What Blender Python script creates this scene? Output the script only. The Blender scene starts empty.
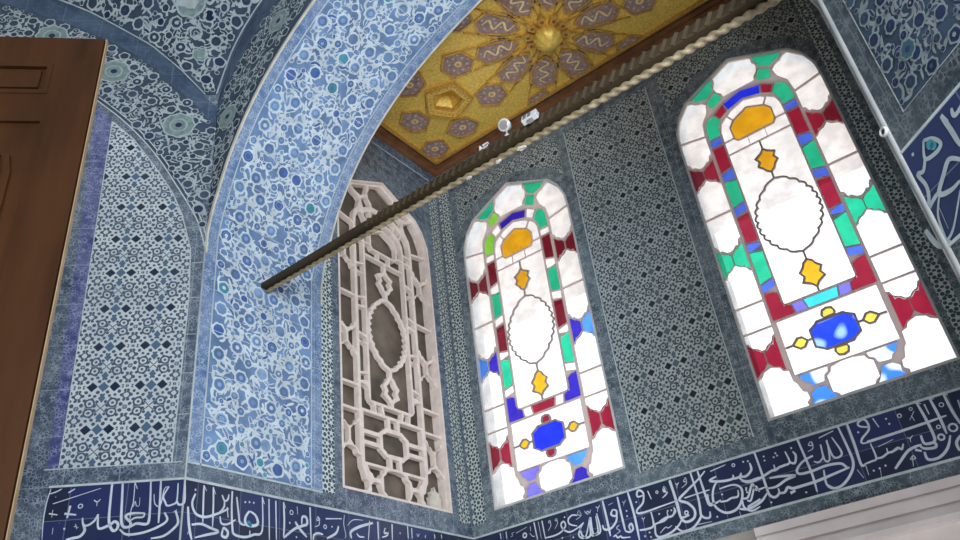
import bpy, bmesh, math, random
from mathutils import Vector, Matrix
from mathutils.geometry import delaunay_2d_cdt
SC = bpy.context.scene
COL = SC.collection
S2 = math.sqrt(.5)
# ------------------------------------------------------------------ plan of the alcove (metres)
XL, XR = -3.182, 0.026          # the two side walls of the alcove
YF, YA, YB = 2.136, 2.990, 4.333  # arch front, arch back, back wall
ZS, ZC = 4.32, 5.982            # springing of the arch, ceiling of the alcove
ZB0, ZB1 = 2.591, 2.900         # inscription band
XM = (XL + XR) / 2

# ------------------------------------------------------------------ surfaces: (u, v, height above the surface) -> point
def s_back(u, v, h): return (u, YB - h, v)
def s_left(u, v, h): return (XL + h, u, v)
def s_right(u, v, h): return (XR - h, u, v)
def s_front(u, v, h): return (u, YF - h, v)
def s_cl(u, v, h): return (XL - S2 * u + S2 * h, YF - S2 * u - S2 * h, v)
def s_cr(u, v, h): return (XR + S2 * u - S2 * h, YF - S2 * u - S2 * h, v)
def s_ceil(u, v, h): return (u, v, ZC - h)

def tag(o, label=None, cat=None, kind=None, group=None):
    if label: o['label'] = label
    if cat: o['category'] = cat
    if kind: o['kind'] = kind
    if group: o['group'] = group
    return o
def empty(name, loc=(0, 0, 0), parent=None):
    o = bpy.data.objects.new(name, None); o.empty_display_size = .1
    o.location = loc; COL.objects.link(o)
    if parent: o.parent = parent
    return o

def smooth(pts, n=5, closed=False):
    if len(pts) < 3: return list(pts)
    out = []; N = len(pts)
    for i in range(N if closed else N - 1):
        if closed: p = [pts[(i + k) % N] for k in (-1, 0, 1, 2)]
        else: p = [pts[max(0, i - 1)], pts[i], pts[i + 1], pts[min(N - 1, i + 2)]]
        for k in range(n):
            t = k / n
            out.append(tuple(.5 * (2 * p[1][j] + (p[2][j] - p[0][j]) * t + (2 * p[0][j] - 5 * p[1][j] + 4 * p[2][j] - p[3][j]) * t * t + (-p[0][j] + 3 * p[1][j] - 3 * p[2][j] + p[3][j]) * t ** 3) for j in range(2)))
    if not closed: out.append(pts[-1])
    return out
def area(p): return sum(p[i - 1][0] * p[i][1] - p[i][0] * p[i - 1][1] for i in range(len(p))) / 2
def inset(p, d):
    if area(p) < 0: p = p[::-1]
    out = []; N = len(p)
    for i in range(N):
        a, b, c = Vector(p[i - 1]), Vector(p[i]), Vector(p[(i + 1) % N])
        n1 = Vector((-(b - a).y, (b - a).x)); n2 = Vector((-(c - b).y, (c - b).x))
        if n1.length < 1e-7 or n2.length < 1e-7: out.append(tuple(b)); continue
        n1.normalize(); n2.normalize(); m = n1 + n2
        k = max(m.length_squared / 2, .5)
        out.append(tuple(b + m * (d / k)))
    return out
def clip_half(p, ax, val, sign):
    out = []
    for i in range(len(p)):
        a, b = p[i - 1], p[i]
        da, db = (a[ax] - val) * sign, (b[ax] - val) * sign
        if (da >= 0) != (db >= 0):
            t = da / (da - db); out.append(tuple(a[j] + (b[j] - a[j]) * t for j in range(2)))
        if db >= 0: out.append(b)
    return out
def clip(p, r):
    for ax, val, s in ((0, r[0], 1), (0, r[1], -1), (1, r[2], 1), (1, r[3], -1)):
        if len(p) < 3: return []
        p = clip_half(p, ax, val, s)
    return p
def inside(pt, poly):
    x, y = pt; c = False
    for i in range(len(poly)):
        a, b = poly[i - 1], poly[i]
        if (a[1] > y) != (b[1] > y) and x < (b[0] - a[0]) * (y - a[1]) / (b[1] - a[1]) + a[0]: c = not c
    return c

class Sheet:
    """Collects polygons, ribbons and plates on a surface and links them as one mesh object."""
    def __init__(self, surf): self.s = surf; self.v = []; self.f = []; self.m = []; self.uv = []
    def add(self, pts, h, mat):
        n = len(self.v)
        for q in pts: self.v.append(self.s(q[0], q[1], h)); self.uv.append((q[0], q[1]))
        self.f.append(tuple(range(n, n + len(pts)))); self.m.append(mat)
    def disc(self, c, r, h, mat, n=12, wob=0, ph=0, k=6):
        self.add([(c[0] + r * (1 + wob * math.cos(k * a + ph)) * math.cos(a), c[1] + r * (1 + wob * math.cos(k * a + ph)) * math.sin(a)) for a in [2 * math.pi * i / n for i in range(n)]], h, mat)
    def ring(self, c, r, w, h, mat, n=14):
        self.ribbon([(c[0] + r * math.cos(2 * math.pi * i / n), c[1] + r * math.sin(2 * math.pi * i / n)) for i in range(n)], w, h, mat, closed=True)
    def ribbon(self, pts, w, h, mat, closed=False, taper=(1, 1), depth=0, sharp=False):
        N = len(pts); L = []; R = []
        if N < 2: return
        for i in range(N):
            a = pts[i - 1] if (i or closed) else pts[0]; b = pts[(i + 1) % N] if (i < N - 1 or closed) else pts[-1]
            d = Vector((b[0] - a[0], b[1] - a[1]))
            if d.length < 1e-9: d = Vector((1, 0))
            d.normalize(); t = i / max(1, N - 1)
            ww = w / 2 * (1 if closed else (taper[0] + (1 - taper[0]) * min(1, t * 4)) * (taper[1] + (1 - taper[1]) * min(1, (1 - t) * 4)))
            if sharp and (closed or 0 < i < N - 1):
                e = Vector((pts[i][0] - a[0], pts[i][1] - a[1]))
                if e.length > 1e-9:
                    c = abs(e.normalized().dot(d)); ww /= max(c, .6)
            L.append((pts[i][0] - d.y * ww, pts[i][1] + d.x * ww)); R.append((pts[i][0] + d.y * ww, pts[i][1] - d.x * ww))
        n = len(self.v)
        for q in L + R: self.v.append(self.s(q[0], q[1], h)); self.uv.append(q)
        if depth:
            for q in L + R: self.v.append(self.s(q[0], q[1], h - depth)); self.uv.append(q)
        for i in range(N if closed else N - 1):
            j = (i + 1) % N
            self.f.append((n + i, n + j, n + N + j, n + N + i)); self.m.append(mat)
            if depth:
                o = n + 2 * N
                self.f += [(n + i, n + j, o + j, o + i), (n + N + i, n + N + j, o + N + j, o + N + i), (o + i, o + j, o + N + j, o + N + i)]; self.m += [mat] * 3
        if depth and not closed:
            o = n + 2 * N
            self.f += [(n, n + N, o + N, o), (n + N - 1, n + 2 * N - 1, o + 2 * N - 1, o + N - 1)]; self.m += [mat] * 2
    def plate(self, outer, holes=(), h=0, depth=0, mat=0, side=None, back=True):
        loops = [outer] + list(holes); P = []; E = []; F = []
        for lp in loops:
            n = len(P); P += [Vector((q[0], q[1])) for q in lp]
            E += [(n + i, n + (i + 1) % len(lp)) for i in range(len(lp))]; F.append(list(range(n, n + len(lp))))
        vo, eo, fo, *_ = delaunay_2d_cdt(P, [], F, 2 if holes else 1, 1e-6)
        n = len(self.v)
        for hh in ((h, h - depth) if (depth and back) else (h,)):
            m = len(self.v)
            for q in vo: self.v.append(self.s(q.x, q.y, hh)); self.uv.append((q.x, q.y))
            for f in fo: self.f.append(tuple(m + i for i in f)); self.m.append(mat)
        if depth:
            for lp in loops:
                m = len(self.v); N = len(lp)
                for hh in (h, h - depth):
                    for q in lp: self.v.append(self.s(q[0], q[1], hh)); self.uv.append((q[0] + (h - hh), q[1]))
                for i in range(N):
                    j = (i + 1) % N
                    self.f.append((m + i, m + j, m + N + j, m + N + i)); self.m.append(mat if side is None else side)
    def rect(self, u0, u1, v0, v1, h=0, depth=0, mat=0): self.plate([(u0, v0), (u1, v0), (u1, v1), (u0, v1)], (), h, depth, mat)
    def build(self, name, mats, parent=None, smooth_shade=False):
        me = bpy.data.meshes.new(name); me.from_pydata(self.v, [], self.f)
        for m in mats: me.materials.append(m)
        me.polygons.foreach_set('material_index', self.m)
        uvl = me.uv_layers.new(name='UVMap')
        li = [0] * len(me.loops); me.loops.foreach_get('vertex_index', li)
        flat = []
        for i in li: flat += self.uv[i]
        uvl.data.foreach_set('uv', flat)
        bm = bmesh.new(); bm.from_mesh(me); bmesh.ops.recalc_face_normals(bm, faces=bm.faces); bm.to_mesh(me); bm.free()
        if smooth_shade: me.polygons.foreach_set('use_smooth', [True] * len(me.polygons))
        me.update()
        o = bpy.data.objects.new(name, me); COL.objects.link(o)
        if parent: o.parent = parent; o.matrix_parent_inverse = parent.matrix_world.inverted() if False else Matrix.Translation(-parent.location)
        return o

def bm_obj(name, bm, mat, parent=None, smooth_shade=False):
    bmesh.ops.recalc_face_normals(bm, faces=bm.faces)
    me = bpy.data.meshes.new(name); bm.to_mesh(me); bm.free()
    for m in (mat if isinstance(mat, (list, tuple)) else [mat]): me.materials.append(m)
    if smooth_shade: me.polygons.foreach_set('use_smooth', [True] * len(me.polygons))
    o = bpy.data.objects.new(name, me); COL.objects.link(o)
    if parent: o.parent = parent; o.matrix_parent_inverse = Matrix.Translation(-parent.location)
    return o
def add_box(bm, c, sx, sy, sz, M=None, bevel=0):
    r = bmesh.ops.create_cube(bm, size=1)
    bmesh.ops.scale(bm, vec=(sx, sy, sz), verts=r['verts'])
    if bevel:
        es = list({e for v in r['verts'] for e in v.link_edges})
        q = bmesh.ops.bevel(bm, geom=es, offset=bevel, segments=2, affect='EDGES', profile=.6)
        vs = list({v for f in q['faces'] for v in f.verts} | {v for v in r['verts'] if v.is_valid})
    else: vs = r['verts']
    bmesh.ops.translate(bm, vec=c, verts=vs)
    if M: bmesh.ops.transform(bm, matrix=M, verts=vs)
    return vs
def add_lathe(bm, prof, c, axis='z', n=24, M=None):
    rows = []
    for r, z in prof:
        row = []
        for i in range(n):
            a = 2 * math.pi * i / n
            p = Vector((r * math.cos(a), r * math.sin(a), z))
            if M: p = M @ p
            row.append(bm.verts.new(p + Vector(c)))
        rows.append(row)
    for a, b in zip(rows, rows[1:]):
        for i in range(n): bm.faces.new((a[i], a[(i + 1) % n], b[(i + 1) % n], b[i]))
    for row in (rows[0], rows[-1]):
        try: bm.faces.new(row)
        except ValueError: pass

# ------------------------------------------------------------------ node helper and materials
class NT:
    def __init__(self, name):
        self.mat = bpy.data.materials.new(name); self.mat.use_nodes = True
        self.t = self.mat.node_tree; self.t.nodes.clear()
        self.out = self.t.nodes.new('ShaderNodeOutputMaterial')
    def n(self, typ, **kw):
        x = self.t.nodes.new(typ)
        for k, v in kw.items(): setattr(x, k, v)
        return x
    def link(self, a, b): self.t.links.new(a, b)
    def put(self, sock, v):
        if hasattr(v, 'is_output'): self.link(v, sock)
        else: sock.default_value = v
    def m(self, op, a, b=0., c=None):
        x = self.n('ShaderNodeMath', operation=op); self.put(x.inputs[0], a); self.put(x.inputs[1], b)
        if c is not None: self.put(x.inputs[2], c)
        return x.outputs[0]
    def mix(self, f, a, b):
        x = self.n('ShaderNodeMix', data_type='RGBA'); self.put(x.inputs[0], f)
        for s, v in ((x.inputs[6], a), (x.inputs[7], b)): self.put(s, v if hasattr(v, 'is_output') else (*v, 1))
        return x.outputs[2]
    def uv(self): return self.n('ShaderNodeTexCoord').outputs['UV']
    def obj(self): return self.n('ShaderNodeTexCoord').outputs['Object']
    def xyz(self, v):
        s = self.n('ShaderNodeSeparateXYZ'); self.link(v, s.inputs[0]); return s.outputs
    def vec(self, x, y):
        c = self.n('ShaderNodeCombineXYZ'); self.put(c.inputs[0], x); self.put(c.inputs[1], y); return c.outputs[0]
    def noise(self, v, sc, det=2., rough=.5):
        x = self.n('ShaderNodeTexNoise'); self.link(v, x.inputs['Vector']); x.inputs['Scale'].default_value = sc
        x.inputs['Detail'].default_value = det; x.inputs['Roughness'].default_value = rough; return x.outputs['Fac']
    def ramp(self, f, a, b):
        x = self.n('ShaderNodeMapRange'); self.put(x.inputs[0], f); x.inputs[1].default_value = a; x.inputs[2].default_value = b; return x.outputs[0]
    def circ(self, v, c, r0, r1=None):
        d = self.n('ShaderNodeVectorMath', operation='DISTANCE'); self.link(v, d.inputs[0]); d.inputs[1].default_value = (c[0], c[1], 0)
        d = d.outputs['Value']
        if r1 is None: return self.m('LESS_THAN', d, r0)
        return self.m('COMPARE', d, (r0 + r1) / 2, abs(r1 - r0) / 2)
    def dia(self, x, y, c, a, b):
        p = self.m('MULTIPLY', self.m('ABSOLUTE', self.m('SUBTRACT', x, c[0])), 1 / a)
        q = self.m('MULTIPLY', self.m('ABSOLUTE', self.m('SUBTRACT', y, c[1])), 1 / b)
        return self.m('LESS_THAN', self.m('ADD', p, q), 1.)
    def mx(self, L):
        r = L[0]
        for x in L[1:]: r = self.m('MAXIMUM', r, x)
        return r
    def finish(self, col, rough=.4, metal=0., bump=None, bs=.2, bd=.002, spec=.5, emis=None):
        p = self.n('ShaderNodeBsdfPrincipled'); self.put(p.inputs['Base Color'], col if hasattr(col, 'is_output') else (*col, 1))
        self.put(p.inputs['Roughness'], rough); self.put(p.inputs['Metallic'], metal); p.inputs['Specular IOR Level'].default_value = spec
        if bump is not None:
            b = self.n('ShaderNodeBump'); b.inputs['Strength'].default_value = bs; b.inputs['Distance'].default_value = bd
            self.link(bump, b.inputs['Height']); self.link(b.outputs[0], p.inputs['Normal'])
        self.link(p.outputs[0], self.out.inputs[0]); return self.mat

def plain(name, col, rough=.35, metal=0., var=.15, sc=14., bump=.15, spec=.5):
    t = NT(name); o = t.obj(); f = t.noise(o, sc, 4.)
    c = t.mix(t.ramp(f, .3, .7), tuple(x * (1 - var) for x in col), tuple(min(1, x * (1 + var)) for x in col))
    return t.finish(c, rough, metal, t.noise(o, sc * 3, 3.), bump, .003, spec)

def joints(t, x, y, ox, oy, p, w=.004):
    ju = t.m('LESS_THAN', t.m('FRACT', t.m('DIVIDE', t.m('SUBTRACT', x, ox - w / 2), p)), w / p)
    jv = t.m('LESS_THAN', t.m('FRACT', t.m('DIVIDE', t.m('SUBTRACT', y, oy - w / 2), p)), w / p)
    return t.m('MAXIMUM', ju, jv)

def lattice_tile(name, light, dark, mid, ox, oy, P=.22):
    """Tile of paired dark lozenges, scrolls and seeds on a pale ground, one repeat per P metres."""
    t = NT(name); uv = t.uv(); w = t.n('ShaderNodeTexNoise'); t.link(uv, w.inputs['Vector']); w.inputs['Scale'].default_value = 30.
    off = t.n('ShaderNodeVectorMath', operation='MULTIPLY_ADD'); t.link(w.outputs['Color'], off.inputs[0]); off.inputs[1].default_value = (.008, .008, 0); t.link(uv, off.inputs[2])
    s = t.xyz(off.outputs[0])
    def fold(c, o): return t.m('ABSOLUTE', t.m('SUBTRACT', t.m('FRACT', t.m('ADD', t.m('DIVIDE', t.m('SUBTRACT', c, o + .004), P), .5)), .5))
    x, y = fold(s[0], ox), fold(s[1], oy); v = t.vec(x, y)
    navy = t.mx([t.dia(x, y, (.235, 0), .118, .118)])
    soft = t.mx([t.dia(x, y, (0, 0), .115, .13), t.dia(x, y, (0, .275), .08, .105), t.circ(v, (.5, .5), .05)])
    pts = [(.1, .13, .04), (.15, .225, .036), (.345, .125, .038), (.405, .215, .04), (.47, .105, .034), (.5, 0, .036), (.09, .355, .034), (.13, .445, .04), (.35, .325, .036), (.405, .43, .042), (.5, .5, .055),
           (.3, .5, .034), (.262, .2, .034), (.03, .19, .026), (.235, .39, .032), (.46, .325, .034), (.195, .29, .03), (.395, .02, .024)]
    seeds = [t.circ(v, (a, b), r) for a, b, r in pts]
    curl = [t.circ(v, (.235, .39), .072, .112), t.circ(v, (.5, .22), .055, .088)]
    xl = t.m('LESS_THAN', t.m('ABSOLUTE', t.m('SUBTRACT', t.m('ADD', x, y), .5)), .016)
    xl = t.m('MULTIPLY', xl, t.m('LESS_THAN', x, .11))
    dk = t.mx(seeds + curl + [xl])
    c = t.mix(t.m('MULTIPLY', dk, .92), light, dark); c = t.mix(t.dia(x, y, (.235, 0), .165, .16), c, light); c = t.mix(soft, c, mid); c = t.mix(navy, c, tuple(k * .45 for k in dark))
    s0 = t.xyz(uv)
    c = t.mix(t.m('MULTIPLY', joints(t, s0[0], s0[1], ox + P / 2, oy + P / 2, P, .003), .6), c, light)
    f = t.noise(uv, 5., 3.); c = t.mix(t.m('MULTIPLY', t.ramp(f, .35, .75), .3), c, mid)
    return t.finish(c, .28, 0, t.noise(uv, 18.), .12, .004)

def saz_border(name, light, dark, P=.24, amt=.75):
    """Narrow border tile: fine scrolls too small to read."""
    t = NT(name); uv = t.uv(); s = t.xyz(uv)
    vo = t.n('ShaderNodeTexVoronoi', feature='DISTANCE_TO_EDGE'); t.link(uv, vo.inputs['Vector']); vo.inputs['Scale'].default_value = 62.
    e = t.m('LESS_THAN', vo.outputs['Distance'], .11)
    v2 = t.n('ShaderNodeTexVoronoi'); t.link(uv, v2.inputs['Vector']); v2.inputs['Scale'].default_value = 62.
    d = t.m('LESS_THAN', v2.outputs['Distance'], .16)
    k = t.m('MAXIMUM', e, d); k = t.m('MULTIPLY', k, t.ramp(t.noise(uv, 22., 2.), .35, .6))
    tone = t.ramp(t.noise(uv, 3.2, 2.), .35, .65)
    dk = t.mix(t.m('MULTIPLY', tone, .45), dark, tuple((a + b) / 2 for a, b in zip(dark, light)))
    c = t.mix(t.m('MULTIPLY', k, amt), dk, light)
    c = t.mix(t.m('MULTIPLY', joints(t, s[0], s[1], .05, .02, P, .004), .55), c, light)
    return t.finish(c, .28, 0, t.noise(uv, 18.), .12, .004)

def ink_tile(name):
    t = NT(name); uv = t.uv(); s = t.xyz(uv)
    cell = t.vec(t.m('FLOOR', t.m('DIVIDE', s[0], .245)), t.m('FLOOR', t.m('DIVIDE', t.m('SUBTRACT', s[1], 2.745), .245)))
    wn = t.n('ShaderNodeTexWhiteNoise', noise_dimensions='2D'); t.link(cell, wn.inputs['Vector'])
    c = t.mix(t.ramp(wn.outputs[0], .25, 1.), (.018, .026, .062), (.027, .04, .14))
    c = t.mix(t.m('MULTIPLY', t.ramp(t.noise(uv, 9., 3.), .4, .8), .4), c, (.04, .06, .14))
    c = t.mix(t.m('MULTIPLY', joints(t, s[0], s[1], 0, 2.745, .245, .0035), .35), c, (.4, .46, .55))
    return t.finish(c, .28, 0, t.noise(uv, 18.), .12, .004)

def hex_strip(name, light, dark, ox, oy, P=.1):
    t = NT(name); uv = t.uv(); s = t.xyz(uv)
    def fold(c, o, p): return t.m('ABSOLUTE', t.m('SUBTRACT', t.m('FRACT', t.m('ADD', t.m('DIVIDE', t.m('SUBTRACT', c, o), p), .5)), .5))
    x, y = fold(s[0], ox, P), fold(s[1], oy, P); v = t.vec(x, y)
    dk = t.mx([t.circ(v, (0, 0), .13), t.circ(v, (.3, .13), .1), t.circ(v, (.12, .3), .1), t.circ(v, (.37, .37), .11), t.circ(v, (.5, .5), .07), t.circ(v, (.47, 0), .07), t.circ(v, (0, .5), .08)])
    c = t.mix(dk, light, dark)
    return t.finish(c, .28, 0, t.noise(uv, 18.), .12, .004)

def gypsum(name, col):
    """Thin cast plaster that lets a little daylight through."""
    t = NT(name); c = t.mix(t.noise(t.obj(), 20., 3.), tuple(k * .85 for k in col), col)
    df = t.n('ShaderNodeBsdfDiffuse'); t.link(c, df.inputs[0]); tl = t.n('ShaderNodeBsdfTranslucent'); t.link(c, tl.inputs[0])
    m = t.n('ShaderNodeMixShader'); m.inputs[0].default_value = .3; t.link(df.outputs[0], m.inputs[1]); t.link(tl.outputs[0], m.inputs[2]); t.link(m.outputs[0], t.out.inputs[0]); return t.mat

def wood(name, a, b, sc=1., rough=.4, axis=2):
    t = NT(name); o = t.obj(); mp = t.n('ShaderNodeMapping'); t.link(o, mp.inputs[0])
    s = [9 * sc] * 3; s[axis] = .9 * sc; mp.inputs['Scale'].default_value = s
    f = t.noise(mp.outputs[0], 2.2, 6., .62); g = t.noise(o, 2.5, 3.)
    c = t.mix(t.ramp(f, .3, .7), a, b); c = t.mix(t.m('MULTIPLY', t.ramp(g, .4, .7), .35), c, tuple(k * 1.5 for k in b))
    return t.finish(c, rough, 0, f, .25, .003, .25)

def glass(name, tint, streak=None, s0=.44):
    """Hand-made window glass: see-through, tinted, a little milky, with a glossy face."""
    t = NT(name); uv = t.uv(); f = t.ramp(t.noise(uv, 9., 3., .6), .38, .62)
    c = t.mix(f, tuple(k * .8 for k in tint), tint)
    if streak: c = t.mix(t.ramp(t.noise(uv, 8., 0.), s0, s0 + .1), c, streak)
    tr = t.n('ShaderNodeBsdfTransparent'); t.link(c, tr.inputs[0])
    tl = t.n('ShaderNodeBsdfTranslucent'); t.link(c, tl.inputs[0])
    m1 = t.n('ShaderNodeMixShader'); m1.inputs[0].default_value = .45; t.link(tr.outputs[0], m1.inputs[1]); t.link(tl.outputs[0], m1.inputs[2])
    gl = t.n('ShaderNodeBsdfGlossy'); gl.inputs['Roughness'].default_value = .12; gl.inputs[0].default_value = (1, 1, 1, 1)
    m2 = t.n('ShaderNodeMixShader'); m2.inputs[0].default_value = .05; t.link(m1.outputs[0], m2.inputs[1]); t.link(gl.outputs[0], m2.inputs[2])
    t.link(m2.outputs[0], t.out.inputs[0]); return t.mat

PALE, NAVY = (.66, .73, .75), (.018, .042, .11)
PALE_SHADED, NAVY_SHADED = (.45, .51, .51), (.013, .021, .033)  # niche pair darkened: the back wall's shade is put into the tile colour
M = dict(
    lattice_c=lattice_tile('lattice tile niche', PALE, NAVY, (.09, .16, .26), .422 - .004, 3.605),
    lattice_shaded=lattice_tile('shaded back wall lattice', PALE_SHADED, NAVY_SHADED, (.09, .125, .14), -1.525, 3.551),
    vine_shaded=plain('shaded pier vine glaze', (.27, .32, .345), .3, var=.15), dteal=plain('dark teal glaze', (.04, .12, .15), .3),  # vine glaze greyed: the near pier's shade is in its colour
    border=saz_border('slate blue border tile', (.38, .45, .48), (.055, .085, .115)),
    cobalt=saz_border('cobalt border tile', (.52, .64, .78), (.11, .20, .41)),
    borderw=saz_border('blue grey border tile', (.42, .5, .58), (.042, .07, .12), amt=.62),
    border_shaded=saz_border('shaded pier border tile', (.22, .26, .28), (.03, .042, .055), amt=.6),  # border tile darkened to carry the near pier's shade in its colour
    violet=saz_border('violet blue border tile', (.42, .47, .68), (.04, .055, .2), amt=.6),
    deep=saz_border('deep blue border tile', (.2, .3, .42), (.025, .055, .115), amt=.3),
    hexw=hex_strip('pale net border tile', (.72, .80, .76), (.05, .09, .13), 3.01, .02),
    hexb=hex_strip('pale net corner tile', (.6, .66, .63), (.05, .08, .11), -3.105, .02),
    hexr=hex_strip('pale net pier tile', (.42, .48, .47), (.05, .08, .11), -.06, .02),
    white=plain('white glaze', (.66, .74, .80), .25, var=.12),
    vine=plain('white vine glaze', (.70, .80, .86), .25, var=.15),
    ground=plain('mid blue glaze', (.18, .30, .53), .25, var=.3, sc=9.),
    blue=plain('cobalt glaze', (.075, .155, .42), .25, var=.3),
    sky=plain('light blue glaze', (.27, .43, .66), .25, var=.3),
    turq=plain('turquoise glaze', (.06, .33, .42), .25, var=.3),
    navy=plain('navy glaze', (.02, .034, .095), .25, var=.4, sc=5.),
    ink=ink_tile('navy inscription tile'),
    slate=plain('slate blue glaze', (.045, .075, .12), .25, var=.3, sc=6.),
    sage=plain('sage green glaze', (.2, .29, .29), .3, var=.3, sc=40.),
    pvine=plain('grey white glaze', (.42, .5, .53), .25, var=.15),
    letter=plain('inscription white glaze', (.66, .73, .82), .25, var=.1),
    line=plain('white fillet glaze', (.56, .64, .66), .3, var=.15),
    gyp=gypsum('warm grey gypsum', (.70, .58, .54)),
    gypw=plain('pale pink gypsum', (.95, .80, .73), .8, var=.1, sc=20.),
    frame=plain('pale gypsum frame', (.58, .57, .56), .75, var=.1),
    lead=plain('dark lead line', (.38, .31, .28), .6),
    dust=plain('dusty grey glass', (.16, .13, .10), .55, var=.45, sc=6.),
    gold=plain('gilding', (.92, .56, .11), .42, .3, .25, 60., .5),
    goldd=plain('old gilding', (.62, .36, .08), .42, .4, .3, 60., .5),
    mauve=plain('mauve paint', (.36, .22, .19), .6, var=.3, sc=40.),
    cream=plain('cream gilt paint', (.85, .68, .34), .5, .2, .2, 40.),
    redb=plain('red brown paint', (.24, .10, .04), .5, var=.3, sc=10.),
    beam=wood('dark olive beam wood', (.02, .014, .008), (.06, .042, .022), 1., .45, 0),
    rope=plain('worn gilt rope', (.35, .28, .17), .55, .1, .35, 30.),
    flake=plain('pale flaking gesso', (.75, .7, .6), .8),
    door=wood('brown walnut', (.024, .008, .002), (.058, .021, .006), .6, .5, 2),
    dooredge=plain('bare wood edge', (.36, .25, .14), .5),
    stone=plain('pale lintel stone', (.84, .76, .73), .5, var=.08, sc=6.),
    plaster=plain('off white plaster', (.6, .57, .53), .8),
    floor=plain('pale stone floor', (.42, .38, .33), .5),
    metal=plain('grey metal', (.35, .35, .36), .35, .8),
    lamp=plain('white lamp housing', (.75, .75, .76), .35),
    lampface=plain('silver lamp glass', (.6, .57, .55), .15, .4),
    wall=plain('core masonry', (.4, .37, .33), .85),
    bead=plain('grey corner bead', (.26, .27, .27), .6),
    flute=plain('olive carved flutes', (.075, .056, .03), .5, var=.3),
    eave=plain('pale painted eave', (.58, .455, .38), .8, var=.05),
)
GL = dict(W=glass('clear white glass', (.97, .97, .97)), R=glass('ruby glass', (.28, .012, .035)), G=glass('emerald glass', (.02, .50, .27)),
          B=glass('cobalt glass', (.012, .03, .85)), N=glass('mid blue glass', (.07, .14, .72)), S=glass('azure glass', (.08, .30, .92)), K=glass('deep blue glass', (.035, .02, .42)),
          V=glass('violet glass', (.18, .16, .62)), A=glass('amber glass', (.78, .40, .015)), Y=glass('yellow amber glass', (.85, .62, .08)),
          C=glass('cyan glass', (.05, .62, .80)), L=glass('lime glass', (.22, .62, .05)), Z=glass('streaked blue glass', (.8, .9, .98), (.05, .22, .9)),
          J=glass('blue glass bright centre', (.02, .06, .86), (.3, .5, .98), .5), M=glass('dark ruby glass', (.15, .008, .02)))
GK = list(GL)
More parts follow.
